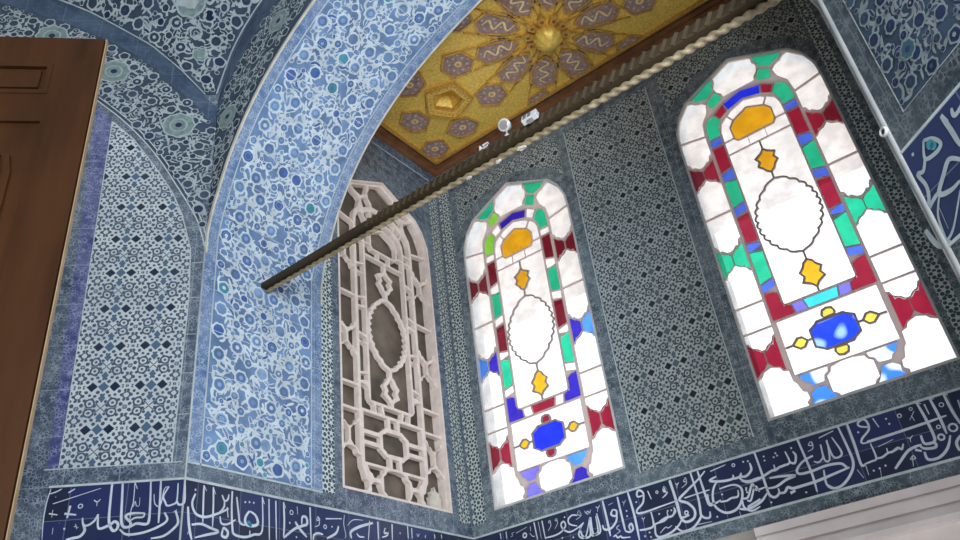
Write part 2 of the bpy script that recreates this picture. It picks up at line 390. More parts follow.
LETTERS={
 'nl':'''6 0 556 2822 362 2879;10 0 316 2899 314 2813 308 2725 288 2684 271 2689 269 2711 285 2723 302 2710 341 2696 353 2711 358 2761;8 0 358 2761 370 2733 394 2715 414 2719 422 2750;10 0 414 2719 405 2693 420 2669 451 2663 477 2659;6 10 438 2803;5 0 385 2827 370 2817 357 2829;5 0 370 2817 369 2798;11 0 500 2774 450 2765;10 0 481 2808 486 2753;10 0 491 2711 490 2702;6 0 579 2868 553 2875 528 2888;7 0 498 2868 473 2884;7 0 565 2779 529 2771;4 0 551 2795 551 2761;4 0 447 2724 438 2701;3 0 453 2714 432 2709;4 0 538 2715 537 2686;5 0 575 2891 583 2827 583 2746 575 2667;4 0 550 2854 547 2850;4 0 515 2734 514 2732;10 0 271 2902 264 2809 257 2727 244 2697 219 2695 190 2707 151 2701 139 2718 142 2800 149 2895;9 0 219 2695 216 2712 238 2737 233 2751 201 2754 161 2751;7 0 161 2751 166 2734 199 2733 219 2721;4 0 218 2905 215 2805 221 2759 217 2650;5 0 218 2905 204 2864;3 0 219 2794 213 2785 207 2808 200 2787 188 2789 189 2824;8 0 105 2897 100 2797 97 2702;5 0 129 2835 122 2793 104 2776 94 2790 86 2856 67 2866;7 0 67 2866 87 2823 77 2795 67 2778 45 2781 27 2797 28 2879;8 0 27 2797 17 2779 -3 2782 -7 2807 -2 2883;9 0 76 2748 61 2712 95 2686 148 2667 201 2660 235 2665 259 2687;9 0 28 2750 13 2702 27 2675 69 2643 123 2636;5 0 23 2756 39 2745''',
 'left':'''10 2 2191 2856;10 0 2193 2838 2179 2796 2189 2762 2212 2742 2261 2740 2339 2773 2381 2798;8 0 2235 2885 2238 2806 2243 2710;8 0 2287 2885 2293 2815 2297 2700;6 0 2235 2885 2251 2860;6 0 2287 2885 2303 2854;10 0 2185 2694 2236 2704 2287 2693 2331 2681 2261 2657 2207 2639;11 0 2158 2772 2168 2706 2179 2661 2191 2628;6 0 2172 2663 2167 2648;8 0 2339 2856 2355 2831 2373 2840 2378 2866;8 0 2355 2831 2354 2800 2327 2768 2285 2749;10 0 2397 2885 2399 2800 2409 2709 2422 2681 2482 2676 2536 2695 2586 2721 2580 2887;8 0 2512 2692 2511 2711;7 0 2372 2803 2381 2754;8 0 2335 2754 2345 2722 2382 2724 2425 2751;9 0 2425 2861 2442 2776 2452 2740 2483 2732;7 2 2477 2844;7 2 2502 2848;7 2 2528 2849;12 0 2503 2804 2481 2769 2487 2738 2526 2735 2557 2751 2543 2787 2507 2804;11 0 2354 2690 2353 2666 2378 2663 2384 2688 2361 2703 2354 2690;10 0 2622 2884 2632 2683;10 0 2666 2881 2676 2688;10 0 2717 2883 2724 2785 2721 2706;6 0 2717 2883 2733 2852;7 0 2580 2887 2594 2853;6 12 2771 2838;6 0 2808 2874 2812 2834;7 2 2760 2783;12 0 2722 2703 2788 2754 2841 2778 2876 2793 2871 2826 2844 2825 2840 2788;12 0 2797 2795 2823 2765 2876 2726;7 2 2806 2717;12 0 2897 2884 2905 2716;6 0 2952 2844 2945 2823 2966 2829 2952 2844 2963 2818 2957 2797 2929 2787;8 0 3008 2840 3128 2857;6 11 3005 2797;7 2 3055 2804;11 0 3103 2814 3083 2773 3016 2737;10 0 2920 2718 2925 2742 2952 2756 2989 2754;5 0 3149 2880 3142 2830 3156 2775 3150 2754;5 0 3172 2827 3203 2856 3234 2868 3295 2873;13 0 3374 2869 3263 2832 3196 2795 3201 2760;10 0 3348 2877 3332 2769;8 0 3241 2793 3260 2778 3301 2780;14 0 3414 2882 3414 2780;13 0 3536 2885 3532 2794;8 0 3475 2854 3464 2823 3496 2834 3481 2854 3498 2831 3483 2810 3444 2798;9 3 3602 2841;11 0 3672 2892 3672 2818;11 0 3709 2884 3707 2822;6 0 3754 2859 3762 2842 3778 2862;8 0 3836 2860 3829 2841;10 0 3922 2875 3924 2850;10 0 3989 2883 3991 2858''',
 'back':'''9 0 -2959 2883 -2957 2846;9 0 -2912 2882 -2913 2835;3 0 -2882 2841 -2865 2845 -2869 2861 -2849 2862;5 0 -2838 2854 -2750 2871;9 15 -2774 2825;5 0 -2725 2868 -2727 2840;4 0 -2735 2829 -2717 2804 -2701 2805;10 0 -2693 2886 -2684 2778;5 0 -2661 2883 -2656 2774;10 0 -2633 2881 -2627 2767;5 0 -2579 2870 -2588 2859 -2572 2855 -2577 2870 -2574 2838 -2600 2810;5 0 -2529 2870 -2539 2859 -2523 2855 -2527 2870 -2524 2839 -2550 2811;9 0 -2627 2774 -2555 2772 -2505 2783 -2471 2810 -2480 2838 -2501 2826 -2493 2796 -2452 2767 -2394 2776 -2343 2798;8 0 -2379 2849 -2414 2859 -2446 2840 -2438 2810 -2391 2789;7 2 -2468 2861;7 2 -2508 2745;7 2 -2431 2731;5 0 -2363 2878 -2375 2853 -2353 2847 -2360 2875 -2352 2843 -2393 2826;3 0 -2313 2849 -2307 2836 -2295 2848 -2289 2835;9 0 -2343 2798 -2366 2777 -2391 2736 -2370 2712 -2339 2724 -2297 2818;9 0 -2305 2804 -2306 2716 -2279 2713 -2258 2727 -2255 2815;5 0 -2323 2862 -2316 2846 -2303 2856 -2290 2844 -2281 2860;5 0 -2243 2868 -2230 2855 -2216 2870;5 0 -2230 2855 -2238 2835;10 0 -2377 2781 -2368 2726 -2341 2707 -2311 2721 -2298 2815;10 0 -2290 2817 -2294 2722 -2263 2710 -2241 2730 -2246 2828;12 0 -2191 2890 -2186 2778 -2184 2678;10 0 -2135 2822 -2153 2797 -2124 2781 -2113 2807 -2135 2822;11 0 -2114 2803 -2126 2754 -2168 2721 -2213 2724 -2222 2752;5 0 -2158 2854 -2126 2859;11 0 -2090 2885 -2086 2752 -2083 2683;4 0 -2062 2851 -2055 2840 -2040 2854;4 0 -2055 2840 -2061 2823;7 3 -2049 2791;7 3 -2052 2761;10 0 -2083 2683 -2056 2671 -2032 2683 -2036 2714 -2054 2702 -2048 2673;5 0 -2113 2725 -2135 2713 -2116 2691 -2143 2681;8 0 -2166 2669 -2149 2675 -2140 2659 -2118 2662 -2108 2651 -2058 2643;12 0 -2017 2892 -2006 2758 -2007 2614;10 0 -1924 2849 -1958 2850 -1962 2868 -1945 2885 -1921 2861 -1936 2809 -1980 2781 -1981 2760 -1929 2755 -1822 2761 -1727 2766;7 3 -1977 2824;8 0 -1891 2866 -1880 2815;6 8 -1836 2844;6 0 -1785 2865 -1798 2845 -1779 2840 -1782 2862 -1774 2830 -1811 2803;11 0 -1747 2887 -1737 2798 -1734 2705 -1726 2670 -1678 2672;10 0 -1994 2666 -1943 2661 -1902 2672 -1900 2748;9 0 -1906 2673 -1872 2677 -1834 2679 -1803 2692 -1774 2694 -1754 2727;8 0 -1803 2692 -1804 2723;6 3 -1853 2723;5 3 -1798 2726;5 3 -1776 2724;6 3 -1936 2639;6 3 -1933 2613;6 3 -1968 2626;4 0 -1964 2730 -1955 2719 -1943 2729;4 0 -1955 2719 -1960 2705;10 0 -1893 2670 -1901 2622 -1878 2600 -1807 2608 -1753 2635 -1728 2662;5 0 -1873 2620 -1834 2643 -1818 2635 -1792 2645;12 0 -1741 2890 -1730 2743 -1730 2668 -1702 2640 -1655 2651 -1642 2692 -1670 2736 -1715 2767 -1663 2800 -1579 2844 -1526 2879;9 0 -1682 2768 -1528 2773;11 0 -1611 2894 -1604 2756 -1611 2674 -1621 2640 -1678 2600 -1739 2597 -1776 2633;11 0 -1568 2891 -1559 2753 -1551 2695 -1516 2694;10 0 -1612 2656 -1597 2636 -1567 2631 -1558 2661;8 11 -1692 2688;8 3 -1525 2623;6 0 -1642 2611 -1561 2607;11 0 -1471 2832 -1514 2821 -1474 2805 -1423 2795 -1383 2796 -1377 2815;11 0 -1384 2793 -1345 2794 -1330 2812;11 0 -1340 2793 -1308 2788 -1272 2812 -1270 2851;11 0 -1474 2805 -1503 2775 -1522 2725 -1518 2673 -1471 2631 -1408 2635 -1366 2678 -1354 2734 -1393 2763 -1472 2762;6 9 -1360 2864;7 3 -1302 2866;6 3 -1276 2862;7 0 -1496 2868 -1403 2879;9 0 -1546 2754 -1548 2704 -1511 2696 -1481 2704;9 0 -1487 2695 -1449 2691 -1422 2698 -1384 2697 -1374 2730;6 3 -1466 2730;11 0 -1342 2772 -1299 2757 -1241 2762;9 0 -1365 2682 -1367 2634 -1332 2606 -1282 2616;6 3 -1330 2718;6 3 -1314 2708;9 0 -1341 2665 -1321 2660 -1279 2723 -1264 2689;10 0 -1348 2629 -1277 2647;4 0 -1398 2619 -1397 2588;7 0 -1779 2857 -1795 2837 -1774 2833 -1779 2857 -1776 2822 -1811 2804;6 0 -1714 2863 -1706 2851 -1693 2862;6 0 -1706 2851 -1712 2831;6 0 -1647 2878 -1663 2858 -1645 2856 -1647 2878 -1649 2844 -1683 2827;9 0 -1862 2682 -1816 2694 -1786 2691 -1754 2711 -1758 2736;11 0 -1228 2898 -1223 2789 -1221 2706 -1217 2660 -1194 2641 -1166 2655 -1163 2681;11 0 -1347 2788 -1314 2755 -1243 2756 -1171 2776 -1148 2775 -1123 2783 -1099 2785 -1064 2793 -1070 2854;10 0 -1148 2775 -1148 2804;10 0 -1064 2793 -1040 2781 -1023 2817 -1032 2842;6 3 -1186 2861;6 3 -1188 2839;6 3 -1136 2842;6 3 -1116 2845;6 3 -1121 2860;7 3 -1033 2861;11 0 -1191 2743 -1129 2735 -1058 2719 -1110 2711 -1171 2691 -1224 2696;12 0 -1168 2656 -1138 2652 -1113 2672 -1091 2660 -1037 2660 -957 2663 -841 2678 -788 2684;17 0 -1110 2640 -1082 2646;11 0 -940 2791 -998 2777 -1040 2745 -1034 2721 -974 2717 -893 2724 -827 2716 -808 2699 -804 2685 -841 2678;10 0 -989 2901 -979 2781 -974 2690 -979 2611;7 3 -1032 2623;7 3 -1220 2621;6 0 -928 2865 -944 2850 -922 2843 -925 2864 -927 2828 -957 2819;9 0 -912 2707 -922 2636 -900 2607 -866 2608;12 0 -1347 2631 -1270 2653;6 3 -1327 2727;6 3 -1329 2705;10 0 -1369 2684 -1333 2678 -1290 2739 -1278 2704 -1221 2705;11 0 -1394 2632 -1341 2620 -1270 2639 -1227 2672;11 0 -773 2900 -763 2778 -764 2699 -797 2648 -848 2611 -891 2606 -917 2630;11 0 -726 2899 -727 2784 -731 2681 -711 2679;7 0 -945 2762 -923 2751 -893 2773 -887 2836;8 0 -885 2835 -891 2754 -866 2751 -847 2849;9 0 -851 2846 -846 2759 -816 2748 -799 2771 -820 2854;7 0 -882 2869 -801 2883;9 0 -633 2848 -672 2865 -674 2884 -646 2895 -631 2874 -637 2836 -683 2802 -687 2779 -622 2776;6 2 -689 2839;8 0 -600 2885 -588 2833;6 2 -542 2863;6 2 -537 2834;8 0 -715 2679 -679 2683 -653 2692 -654 2768;9 0 -654 2690 -626 2688 -594 2700 -569 2701 -534 2709;8 0 -594 2700 -591 2725;6 0 -625 2742 -548 2756;6 0 -758 2663 -742 2616;6 0 -712 2675 -715 2623;6 2 -686 2637;6 2 -656 2640;6 2 -626 2645;4 0 -655 2633 -663 2597;6 10 -479 2858;5 8 -419 2874;5 0 -409 2859 -443 2823;5 0 -428 2841 -424 2813;11 0 -384 2911 -375 2818 -371 2731 -377 2695 -406 2685;7 0 -384 2911 -367 2884;11 0 -322 2915 -315 2798 -316 2711;7 0 -322 2915 -305 2887;11 0 -257 2916 -253 2806 -243 2736;7 0 -257 2916 -241 2887;8 0 -354 2877 -352 2823;6 11 -285 2850;6 9 -337 2753;11 0 -665 2784 -648 2780 -520 2783 -387 2788 -284 2794;9 0 -580 2696 -543 2711 -528 2699 -512 2723;5 0 -483 2747 -475 2737 -458 2749;5 0 -475 2737 -478 2719;11 0 -590 2618 -555 2646 -506 2683 -467 2693 -437 2695;11 0 -424 2738 -423 2695 -382 2687 -385 2665 -432 2673 -450 2699;14 0 -473 2680 -448 2665;11 0 -438 2658 -436 2620 -388 2615 -338 2646 -304 2700;9 15 -344 2703;9 20 -280 2731;5 0 -494 2656 -509 2642 -486 2640 -494 2656 -509 2607;11 0 -263 2687 -293 2659 -295 2619;8 0 -210 2849 -216 2803''',
 'nr':'''9 0 177 2881 181 2826 182 2774;8 0 177 2881 186 2852;7 0 94 2870 122 2852 136 2823 111 2814 72 2827 94 2870;7 0 73 2828 49 2804 27 2809 35 2765 20 2727 -13 2715;8 0 163 2746 135 2770 99 2750 59 2719 96 2702 133 2703;7 0 69 2707 57 2723 20 2715 -7 2699;6 0 60 2720 24 2676 13 2625 15 2606 51 2621 120 2684;7 0 255 2856 211 2848 213 2872;7 4 44 2866;2 0 40 2699 34 2627;10 0 -35 2671 -19 2612 22 2562''',
}
# ------------------------------------------------------------------ flowering-vine tilework
def saz(sh, ok, box, seed, sp=.118, mats=(1, 2, 3, 4, 5), mirror=None, h=.0015, big=.034, vw=.017):
    """White vines, leaves and round flowers inside ok(pt, margin). mats: vine, cobalt, sky, turquoise, ground."""
    R = random.Random(seed); VI, BL, SK, TQ, GR = mats; pts = []
    def good(p, m, d):
        return ok(p, m) and all((p[0] - q[0]) ** 2 + (p[1] - q[1]) ** 2 > ((q[2] + m) * d) ** 2 for q in pts)
    J = lambda: R.random() * .0006
    def put(p, r):
        pts.append((p[0], p[1], r))
        if mirror is not None and abs(p[0] - mirror) > r * .6: pts.append((2 * mirror - p[0], p[1], r))
    A = (box[1] - box[0]) * (box[3] - box[2])
    for r, d, n in ((big, 1.95, 50), (big * .66, 1.8, 140), (big * .38, 1.75, 200)):
        for _ in range(int(A / sp ** 2 * n)):
            p = (R.uniform(box[0], box[1]), R.uniform(box[2], box[3]))
            if mirror is not None and p[0] > mirror: continue
            if good(p, r, d): put(p, r)
    # vines between neighbours
    seen = set()
    for i, a in enumerate(pts):
        near = sorted(range(len(pts)), key=lambda j: (pts[j][0] - a[0]) ** 2 + (pts[j][1] - a[1]) ** 2)[1:4]
        for j in near:
            k = (min(i, j), max(i, j))
            if k in seen or R.random() < .2: continue
            seen.add(k); b = pts[j]; dx, dy = b[0] - a[0], b[1] - a[1]; L = math.hypot(dx, dy)
            if L > sp * 1.9: continue
            bend = R.choice((-1, 1)) * R.uniform(.18, .42) * L; mx, my = (a[0] + b[0]) / 2 - dy / L * bend, (a[1] + b[1]) / 2 + dx / L * bend
            if not ok((mx, my), .012): continue
            sh.ribbon(smooth([(a[0], a[1]), (mx, my), (b[0], b[1])], 5), vw * R.uniform(.6, 1.15), h + J(), VI)
    # leaves: curved white blades, some with a blue midrib
    for _ in range(int(A / sp ** 2 * 7)):
        p = (R.uniform(box[0], box[1]), R.uniform(box[2], box[3])); l = R.uniform(.045, .085) * big / .034; a = R.uniform(0, 6.28); c = R.uniform(-.5, .5)
        if not ok(p, l * .8): continue
        mid = (p[0] - math.sin(a) * c * l * .6, p[1] + math.cos(a) * c * l * .6)
        q = smooth([(p[0] - math.cos(a) * l * .5, p[1] - math.sin(a) * l * .5), mid, (p[0] + math.cos(a) * l * .5, p[1] + math.sin(a) * l * .5)], 4)
        kind = R.random()
        hj = h + .0008 + J()
        if kind < .8: sh.ribbon(q, .0155 * big / .034, hj, VI, taper=(.15, .15))
        else:
            sh.ribbon(q, .028 * big / .034, hj, VI, taper=(.1, .1)); sh.ribbon(q, .015 * big / .034, hj + .0008, R.choice((BL, SK, GR, GR, GR)), taper=(.05, .05))
    for x, y, r in pts:
        k = R.choice((5, 7, 8)); ph = R.uniform(0, 6); h0 = h; h = h0 + J()
        sh.disc((x, y), r * 1.32, h + .0024, VI, 24, .09, ph, k)
        c = R.choices((BL, SK, TQ, GR), (2.2, 2.4, .35, 5))[0]
        sh.disc((x, y), r * .98, h + .0032, c, 20, .04, ph, k)
        if r > big * .6:
            q = R.random()
            if q < .75: sh.ring((x, y), r * .62, r * .13, h + .004, BL if c in (GR, SK) else GR, 14)
            if q < .6: sh.disc((x, y), r * .36, h + .0048, VI if R.random() < .2 else SK, 9)
        else: sh.disc((x, y), r * .4, h + .004, SK if c != SK else GR, 8)
        h = h0

# ------------------------------------------------------------------ lettering (strokes in millimetres: width, ring radius, x, y, ...)
def letters(surf, key, base, h, clipz=(ZB0 + .004, ZB1 - .004), fills=(), wf_=1.):
    sh = Sheet(surf)
    for k, rec in enumerate(LETTERS[key].split(';')):
        r = [int(x) / 1000 for x in rec.split()]; w, ring = r[0] * wf_ * (1.2 if r[0] > .006 else .92), r[1]; P = list(zip(r[2::2], r[3::2]))
        P = [(x, min(max(z, clipz[0]), clipz[1])) for x, z in P]; hh = h + .0002 * (k % 5)
        if ring:
            if ring < .006 or ring <= w * .6: sh.disc(P[0], max(ring, .0045) * 1.2, hh, 0, 8)
            else: sh.ring(P[0], ring * .9, w * .85, hh, 0, 14)
            continue
        if len(P) > 2: P = smooth(P, 5)
        P = [(x, min(max(z, clipz[0]), clipz[1])) for x, z in P]
        sh.ribbon(P, w, hh, 0, taper=(.75, .55))
    for i, (x, z, r) in enumerate(fills): sh.disc((x, z), r, h + .0012, 1, 14)
    return sh.build('lettering', [M['pvine' if key == 'nr' else 'letter'], M['turq']], base)  # near pier letters take a greyer glaze, shade put into the colour

# ------------------------------------------------------------------ the three windows share one design (u from the axis, v from the sill)
HW = .49
HALF_ARCH = [(.492, 0), (.492, 1.95), (.484, 2.09), (.437, 2.213), (.367, 2.302), (.18, 2.392), (0, 2.478)]
OUTLINE = HALF_ARCH + [(-u, v) for u, v in reversed(HALF_ARCH[:-1])]
def mir(p): return [(-u, v) for u, v in p][::-1]
def lob_end(u0, u1, v, s):
    k = [(0, -.07), (.09, -.064), (.14, -.044), (.165, -.026), (.25, -.03), (.33, -.016), (.4, -.004), (.5, 0), (.6, -.004), (.67, -.016), (.75, -.03), (.835, -.026), (.86, -.044), (.91, -.064), (1, -.07)]
    return [(u0 + (u1 - u0) * a, v + s * b) for a, b in k]
def lob(u0, u1, v0, v1, bot, top):
    p = lob_end(u0, u1, v0, -1) if bot else [(u0, v0), (u1, v0)]
    q = lob_end(u0, u1, v1, 1) if top else [(u0, v1), (u1, v1)]
    return p + q[::-1]
def almond(c, hw, hh, n=11, cusp=.014):
    """Scalloped pointed oval."""
    base = []
    for i in range(n * 6 + 1):
        t = i / (n * 6); v = -hh + 2 * hh * t; w = hw * (1 - abs(2 * t - 1) ** 2.1) ** .8
        base.append((w, v))
    out = []
    for i, (w, v) in enumerate(base):
        k = abs(math.sin(math.pi * i / 6)); out.append((c[0] + w + (cusp * k if .02 < w else 0), c[1] + v))
    return out + [(2 * c[0] - u, v) for u, v in reversed(out[1:-1])]
def drop(c, w, h, up=1):
    k = [(0, .5), (.16, .36), (.5, .22), (.36, .05), (.5, -.12), (.3, -.26), (.2, -.4), (0, -.5)]
    r = [(c[0] + a * w, c[1] + b * h * up) for a, b in k]
    return r + [(2 * c[0] - u, v) for u, v in r[-2:0:-1]]
def oct_boss(c, w, h):
    k = [(.3, .5), (.36, .42), (.5, .3), (.5, 0), (.5, -.3), (.36, -.42), (.3, -.5)]
    r = [(c[0] + a * w, c[1] + b * h) for a, b in k]
    return r + [(2 * c[0] - u, v) for u, v in reversed(r)]

def design(cfg):
    cells = []; over = []; rib = []
    def cell(p, key, pair=True):
        l, r = (key, key) if len(key) == 1 else key
        cells.append((p, l))
        if pair: cells.append((mir(p), r))
    U0, U1 = -.477, -.312
    # outer column, from the sill upwards
    bl = [(-.475, .012), (-.262, .012), (-.268, .035), (-.245, .055), (-.25, .09), (-.27, .10), (-.285, .15), (-.30, .17), (-.305, .235), (-.335, .245), (-.345, .272), (-.39, .285), (-.43, .272), (-.445, .25), (-.475, .235)]
    cell(bl, 'W')
    def bow(v0, v1, outer, inner):
        m = (v0 + v1) / 2; d = (v1 - v0) / 2
        cell([(-.477, v0 - .02), (-.447, v0 + .012), (-.425, v0 + .02), (-.402, m - d * .42), (-.402, m + d * .42), (-.425, v1 - .02), (-.447, v1 - .012), (-.477, v1 + .02)], outer)
        cell([(-.313, v0 - .02), (-.313, v1 + .02), (-.343, v1 - .012), (-.365, v1 - .02), (-.388, m + d * .42), (-.388, m - d * .42), (-.365, v0 + .02), (-.343, v0 + .012)], inner)
    bow(.27, .435, *cfg['p1'])
    cell(lob(U0, U1, .402, .515, True, False), 'W'); cell(lob(U0, U1, .532, .685, False, False), 'W'); cell(lob(U0, U1, .703, .972, False, True), 'W')
    bow(.94, 1.09, *cfg['p2'])
    cell(lob(U0, U1, 1.078, 1.342, True, False), 'W'); cell(lob(U0, U1, 1.36, 1.64, False, True), 'W')
    bow(1.605, 1.755, *cfg['p3'])
    cell(lob_end(U0, U1, 1.745, -1) + [(-.312, 1.955), (-.475, 1.985)], 'W')
    cell([(-.475, 2.005), (-.313, 1.972), (-.3, 2.07), (-.252, 2.14), (-.238, 2.205), (-.262, 2.232), (-.3, 2.245), (-.325, 2.27), (-.352, 2.278), (-.43, 2.185), (-.464, 2.09)], 'W')
    cell([(-.318, 2.302), (-.292, 2.275), (-.25, 2.258), (-.222, 2.25), (-.172, 2.285), (-.16, 2.335), (-.145, 2.385), (-.23, 2.345)], cfg['g1'])
    cell([(-.222, 2.222), (-.2, 2.152), (-.135, 2.185), (-.128, 2.215), (-.155, 2.262)], cfg['g2'])
    cell([(-.105, 2.2), (.105, 2.2), (.11, 2.228), (.14, 2.262), (.148, 2.31), (.13, 2.345), (.13, 2.385), (0, 2.445), (-.13, 2.385), (-.13, 2.345), (-.148, 2.31), (-.14, 2.262), (-.11, 2.228)], 'W', False)
    # arched strip round the middle light
    a0, a1 = -.287, -.218
    def sl(v0, v1, key, d0=.018, d1=.018): cell([(a0, v0), (a1, v0 + d0), (a1, v1 + d1), (a0, v1)], key)
    cell([(a0, .548), (-.166, .548), (-.172, .598), (-.2, .615), (a1, .64), (a1, .7), (-.24, .715), (a0, .72)], cfg['k'])
    sl(.735, .78, cfg['s']); sl(.796, 1.01, cfg['t'][0]); sl(1.026, 1.075, cfg['s'], -.018, -.018)
    sl(1.09, 1.275, cfg['t'][1], -.012, .01); sl(1.29, 1.345, cfg['s'], .018, .018); sl(1.36, 1.555, cfg['t'][2], .02, 0); sl(1.572, 1.618, cfg['s'], -.016, .02)
    sl(1.635, 1.835, cfg['t'][3], .02, 0); sl(1.852, 1.9, cfg['s'], 0, .0)
    cell([(a0, 1.918), (a1, 1.918), (-.21, 1.985), (-.185, 2.035), (-.215, 2.09), (-.26, 2.075), (-.282, 2.02)], cfg['ta'])
    cell([(-.2, 2.1), (-.172, 2.045), (-.125, 2.075), (-.14, 2.14)], cfg['s2'])
    cell([(-.122, 2.145), (-.107, 2.082), (0, 2.112), (.107, 2.082), (.122, 2.145), (0, 2.178)], cfg['top'], False)
    cell([(-.15, .548), (-.095, .548), (-.105, .602), (-.16, .602)], cfg['v'])
    cell([(-.078, .548), (.078, .548), (.09, .602), (-.09, .602)], cfg['c'], False)
    # cap of the middle light: amber with white glass round it
    cell([(-.115, 1.822), (.115, 1.822), (.13, 1.845), (.132, 1.93), (.1, 1.972), (0, 2.02), (-.1, 1.972), (-.132, 1.93), (-.13, 1.845)], 'A', False)
    cell([(-.2, 1.745), (-.062, 1.745), (-.062, 1.806), (-.12, 1.806), (-.145, 1.836), (-.2, 1.836)], 'W')
    cell([(-.052, 1.745), (.052, 1.745), (.052, 1.806), (-.052, 1.806)], 'W', False)
    cell([(-.2, 1.85), (-.146, 1.85), (-.147, 1.935), (-.115, 1.982), (-.14, 2.026), (-.178, 1.995), (-.196, 1.94)], 'W')
    cell([(-.1, 1.99), (0, 2.037), (.1, 1.99), (.125, 2.03), (.1, 2.055), (0, 2.09), (-.1, 2.055), (-.125, 2.03)], 'W', False)
    cell([(-.2, .622), (.2, .622), (.2, 1.73), (-.2, 1.73)], 'W', False)          # middle light
    cell([(-.275, .205), (.275, .205), (.275, .528), (-.275, .528)], 'W', False)  # square light under it
    cell([(-.255, .188), (-.107, .188), (-.112, .165), (-.135, .152), (-.145, .12), (-.202, .118), (-.215, .14), (-.235, .15)], cfg['q1'])
    cell([(-.24, .012), (-.1, .012), (-.118, .03), (-.135, .06), (-.15, .092), (-.198, .094), (-.228, .07), (-.225, .04)], cfg['q2'])
    cell([(-.08, .012), (.08, .012), (.095, .035), (.118, .05), (.118, .14), (.095, .155), (.085, .178), (.03, .19), (-.03, .19), (-.085, .178), (-.095, .155), (-.118, .14), (-.118, .05), (-.095, .035)], 'W', False)
    A = almond((0, 1.16), .18, .272)
    over.append((A, 'W')); rib.append((A, True))
    d1 = drop((0, 1.575), .125, .185, 1); d2 = drop((0, .74), .125, .185, -1)
    over.append((d1, 'A')); over.append((d2, 'A')); rib += [(d1, True), (d2, True)]
    rib += [([(0, 1.668), (0, 1.73)], False), ([(0, 1.432), (0, 1.482)], False), ([(0, .832), (0, .888)], False), ([(0, .622), (0, .648)], False)]
    b = oct_boss((0, .365), .245, .17)
    over.append((b, cfg['boss'])); rib.append((b, True))
    if cfg.get('bare'):
        for s in (1, -1): rib += [([(s * .045, .45), (s * .045, .53)], False), ([(s * .045, .28), (s * .045, .2)], False), ([(s * .11, .4), (s * .28, .4)], False), ([(s * .11, .33), (s * .28, .33)], False)]
    for s, ky in () if cfg.get('bare') else ((1, cfg['bv']), (-1, cfg['bv'])):
        d = [(-.028, 0), (-.036, .02), (-.026, .046), (0, .054), (.026, .046), (.036, .02), (.028, 0)]; d = [(u, .365 + s * (.09 + v)) for u, v in d]
        over.append((d, ky)); rib.append((d, True))
        e = [(0, .0), (.025, .03), (.05, .032), (.085, 0), (.05, -.032), (.025, -.03)]; e = [(s * (.15 + u), .365 + v) for u, v in e]
        over.append((e, cfg['bh'])); rib.append((e, True)); rib += [([(s * .122, .365), (s * .15, .365)], False), ([(s * .235, .365), (s * .275, .365)], False)]
    return cells, over, rib

def make_window(name, surf, uc, vs, cfg, label, glazed=True):
    root = empty(name, surf(uc, vs, 0)); tag(root, label, 'window', 'structure')
    def sf(u, v, h): return surf(uc + u, vs + v, h)
    cells, over, rib = design(cfg)
    holes = [inset(p, -.004 if glazed else 0) for p, k in cells]
    f = Sheet(sf); f.plate(OUTLINE, [inset(OUTLINE, .014)], .008, .12, 0); f.build('window_frame', [M['frame'] if glazed else M['gypw']], root)
    t = Sheet(sf); t.plate(inset(OUTLINE, .012), holes, .003 if glazed else -.022, .014 if glazed else .04, 0, back=not glazed); t.build('tracery', [M['gyp'] if glazed else M['gypw']], root)
    r = Sheet(sf); w = .0105 if glazed else .026
    for k, (p, cl) in enumerate(rib): r.ribbon(p, w, (.0035 if glazed else -.0224) + .0004 * k / len(rib), 0, cl, depth=.014 if glazed else .03, sharp=True)
    r.build('lead_lines' if glazed else 'medallion_tracery', [M['lead'] if glazed else M['gypw']], root)
    g = Sheet(sf)
    if glazed:
        inner = [(p, k) for p, k in over]
        for p, k in cells:
            hs = [q for q, kk in inner if inside(q[0], p)]
            q = inset(p, -.008)
            g.plate(q, hs, -.013, 0, GK.index(k))
        for q, k in inner: g.plate(q, (), -.013, 0, GK.index(k))
        g.build('glass_panes', [GL[k] for k in GK], root)
    else:
        g.plate(inset(OUTLINE, .012), (), -.085, .01, 0); g.build('dusty_glass', [M['dust']], root)
        k = Sheet(sf); k.plate([(.315, .014), (.43, .014), (.425, .07), (.437, .09), (.41, .105), (.415, .125), (.385, .135), (.372, .165), (.358, .135), (.33, .128), (.335, .105), (.312, .09), (.32, .065)], (), -.03, .03, 0)
        k.build('loose_plaster', [M['flake']], root)['label'] = 'pale broken plaster piece lying in the lowest opening'
    return root
# ------------------------------------------------------------------ profile of the big arch: s (metres along it) -> point and inward normal
def arch_half():
    k = [(0, 4.30), (.028, 4.43), (.07, 4.56), (.15, 4.77), (.27, 4.985), (.41, 5.17), (.58, 5.335), (.78, 5.485), (.97, 5.595), (1.25, 5.715), (1.604, 5.83)]
    return smooth(k, 4)
ZJ = 2.975
half = [(0, ZJ + i * (4.30 - ZJ) / 10) for i in range(10)] + arch_half()
PATH = [(XL + a, z) for a, z in half] + [(XR - a, z) for a, z in reversed(half[:-1])]
CUM = [0]
for a, b in zip(PATH, PATH[1:]): CUM.append(CUM[-1] + math.hypot(b[0] - a[0], b[1] - a[1]))
SEND = CUM[-1]
NRM = []
for i in range(len(PATH)):
    a, b = PATH[max(0, i - 1)], PATH[min(len(PATH) - 1, i + 1)]; d = Vector((b[0] - a[0], b[1] - a[1])).normalized(); NRM.append((d.y, -d.x))
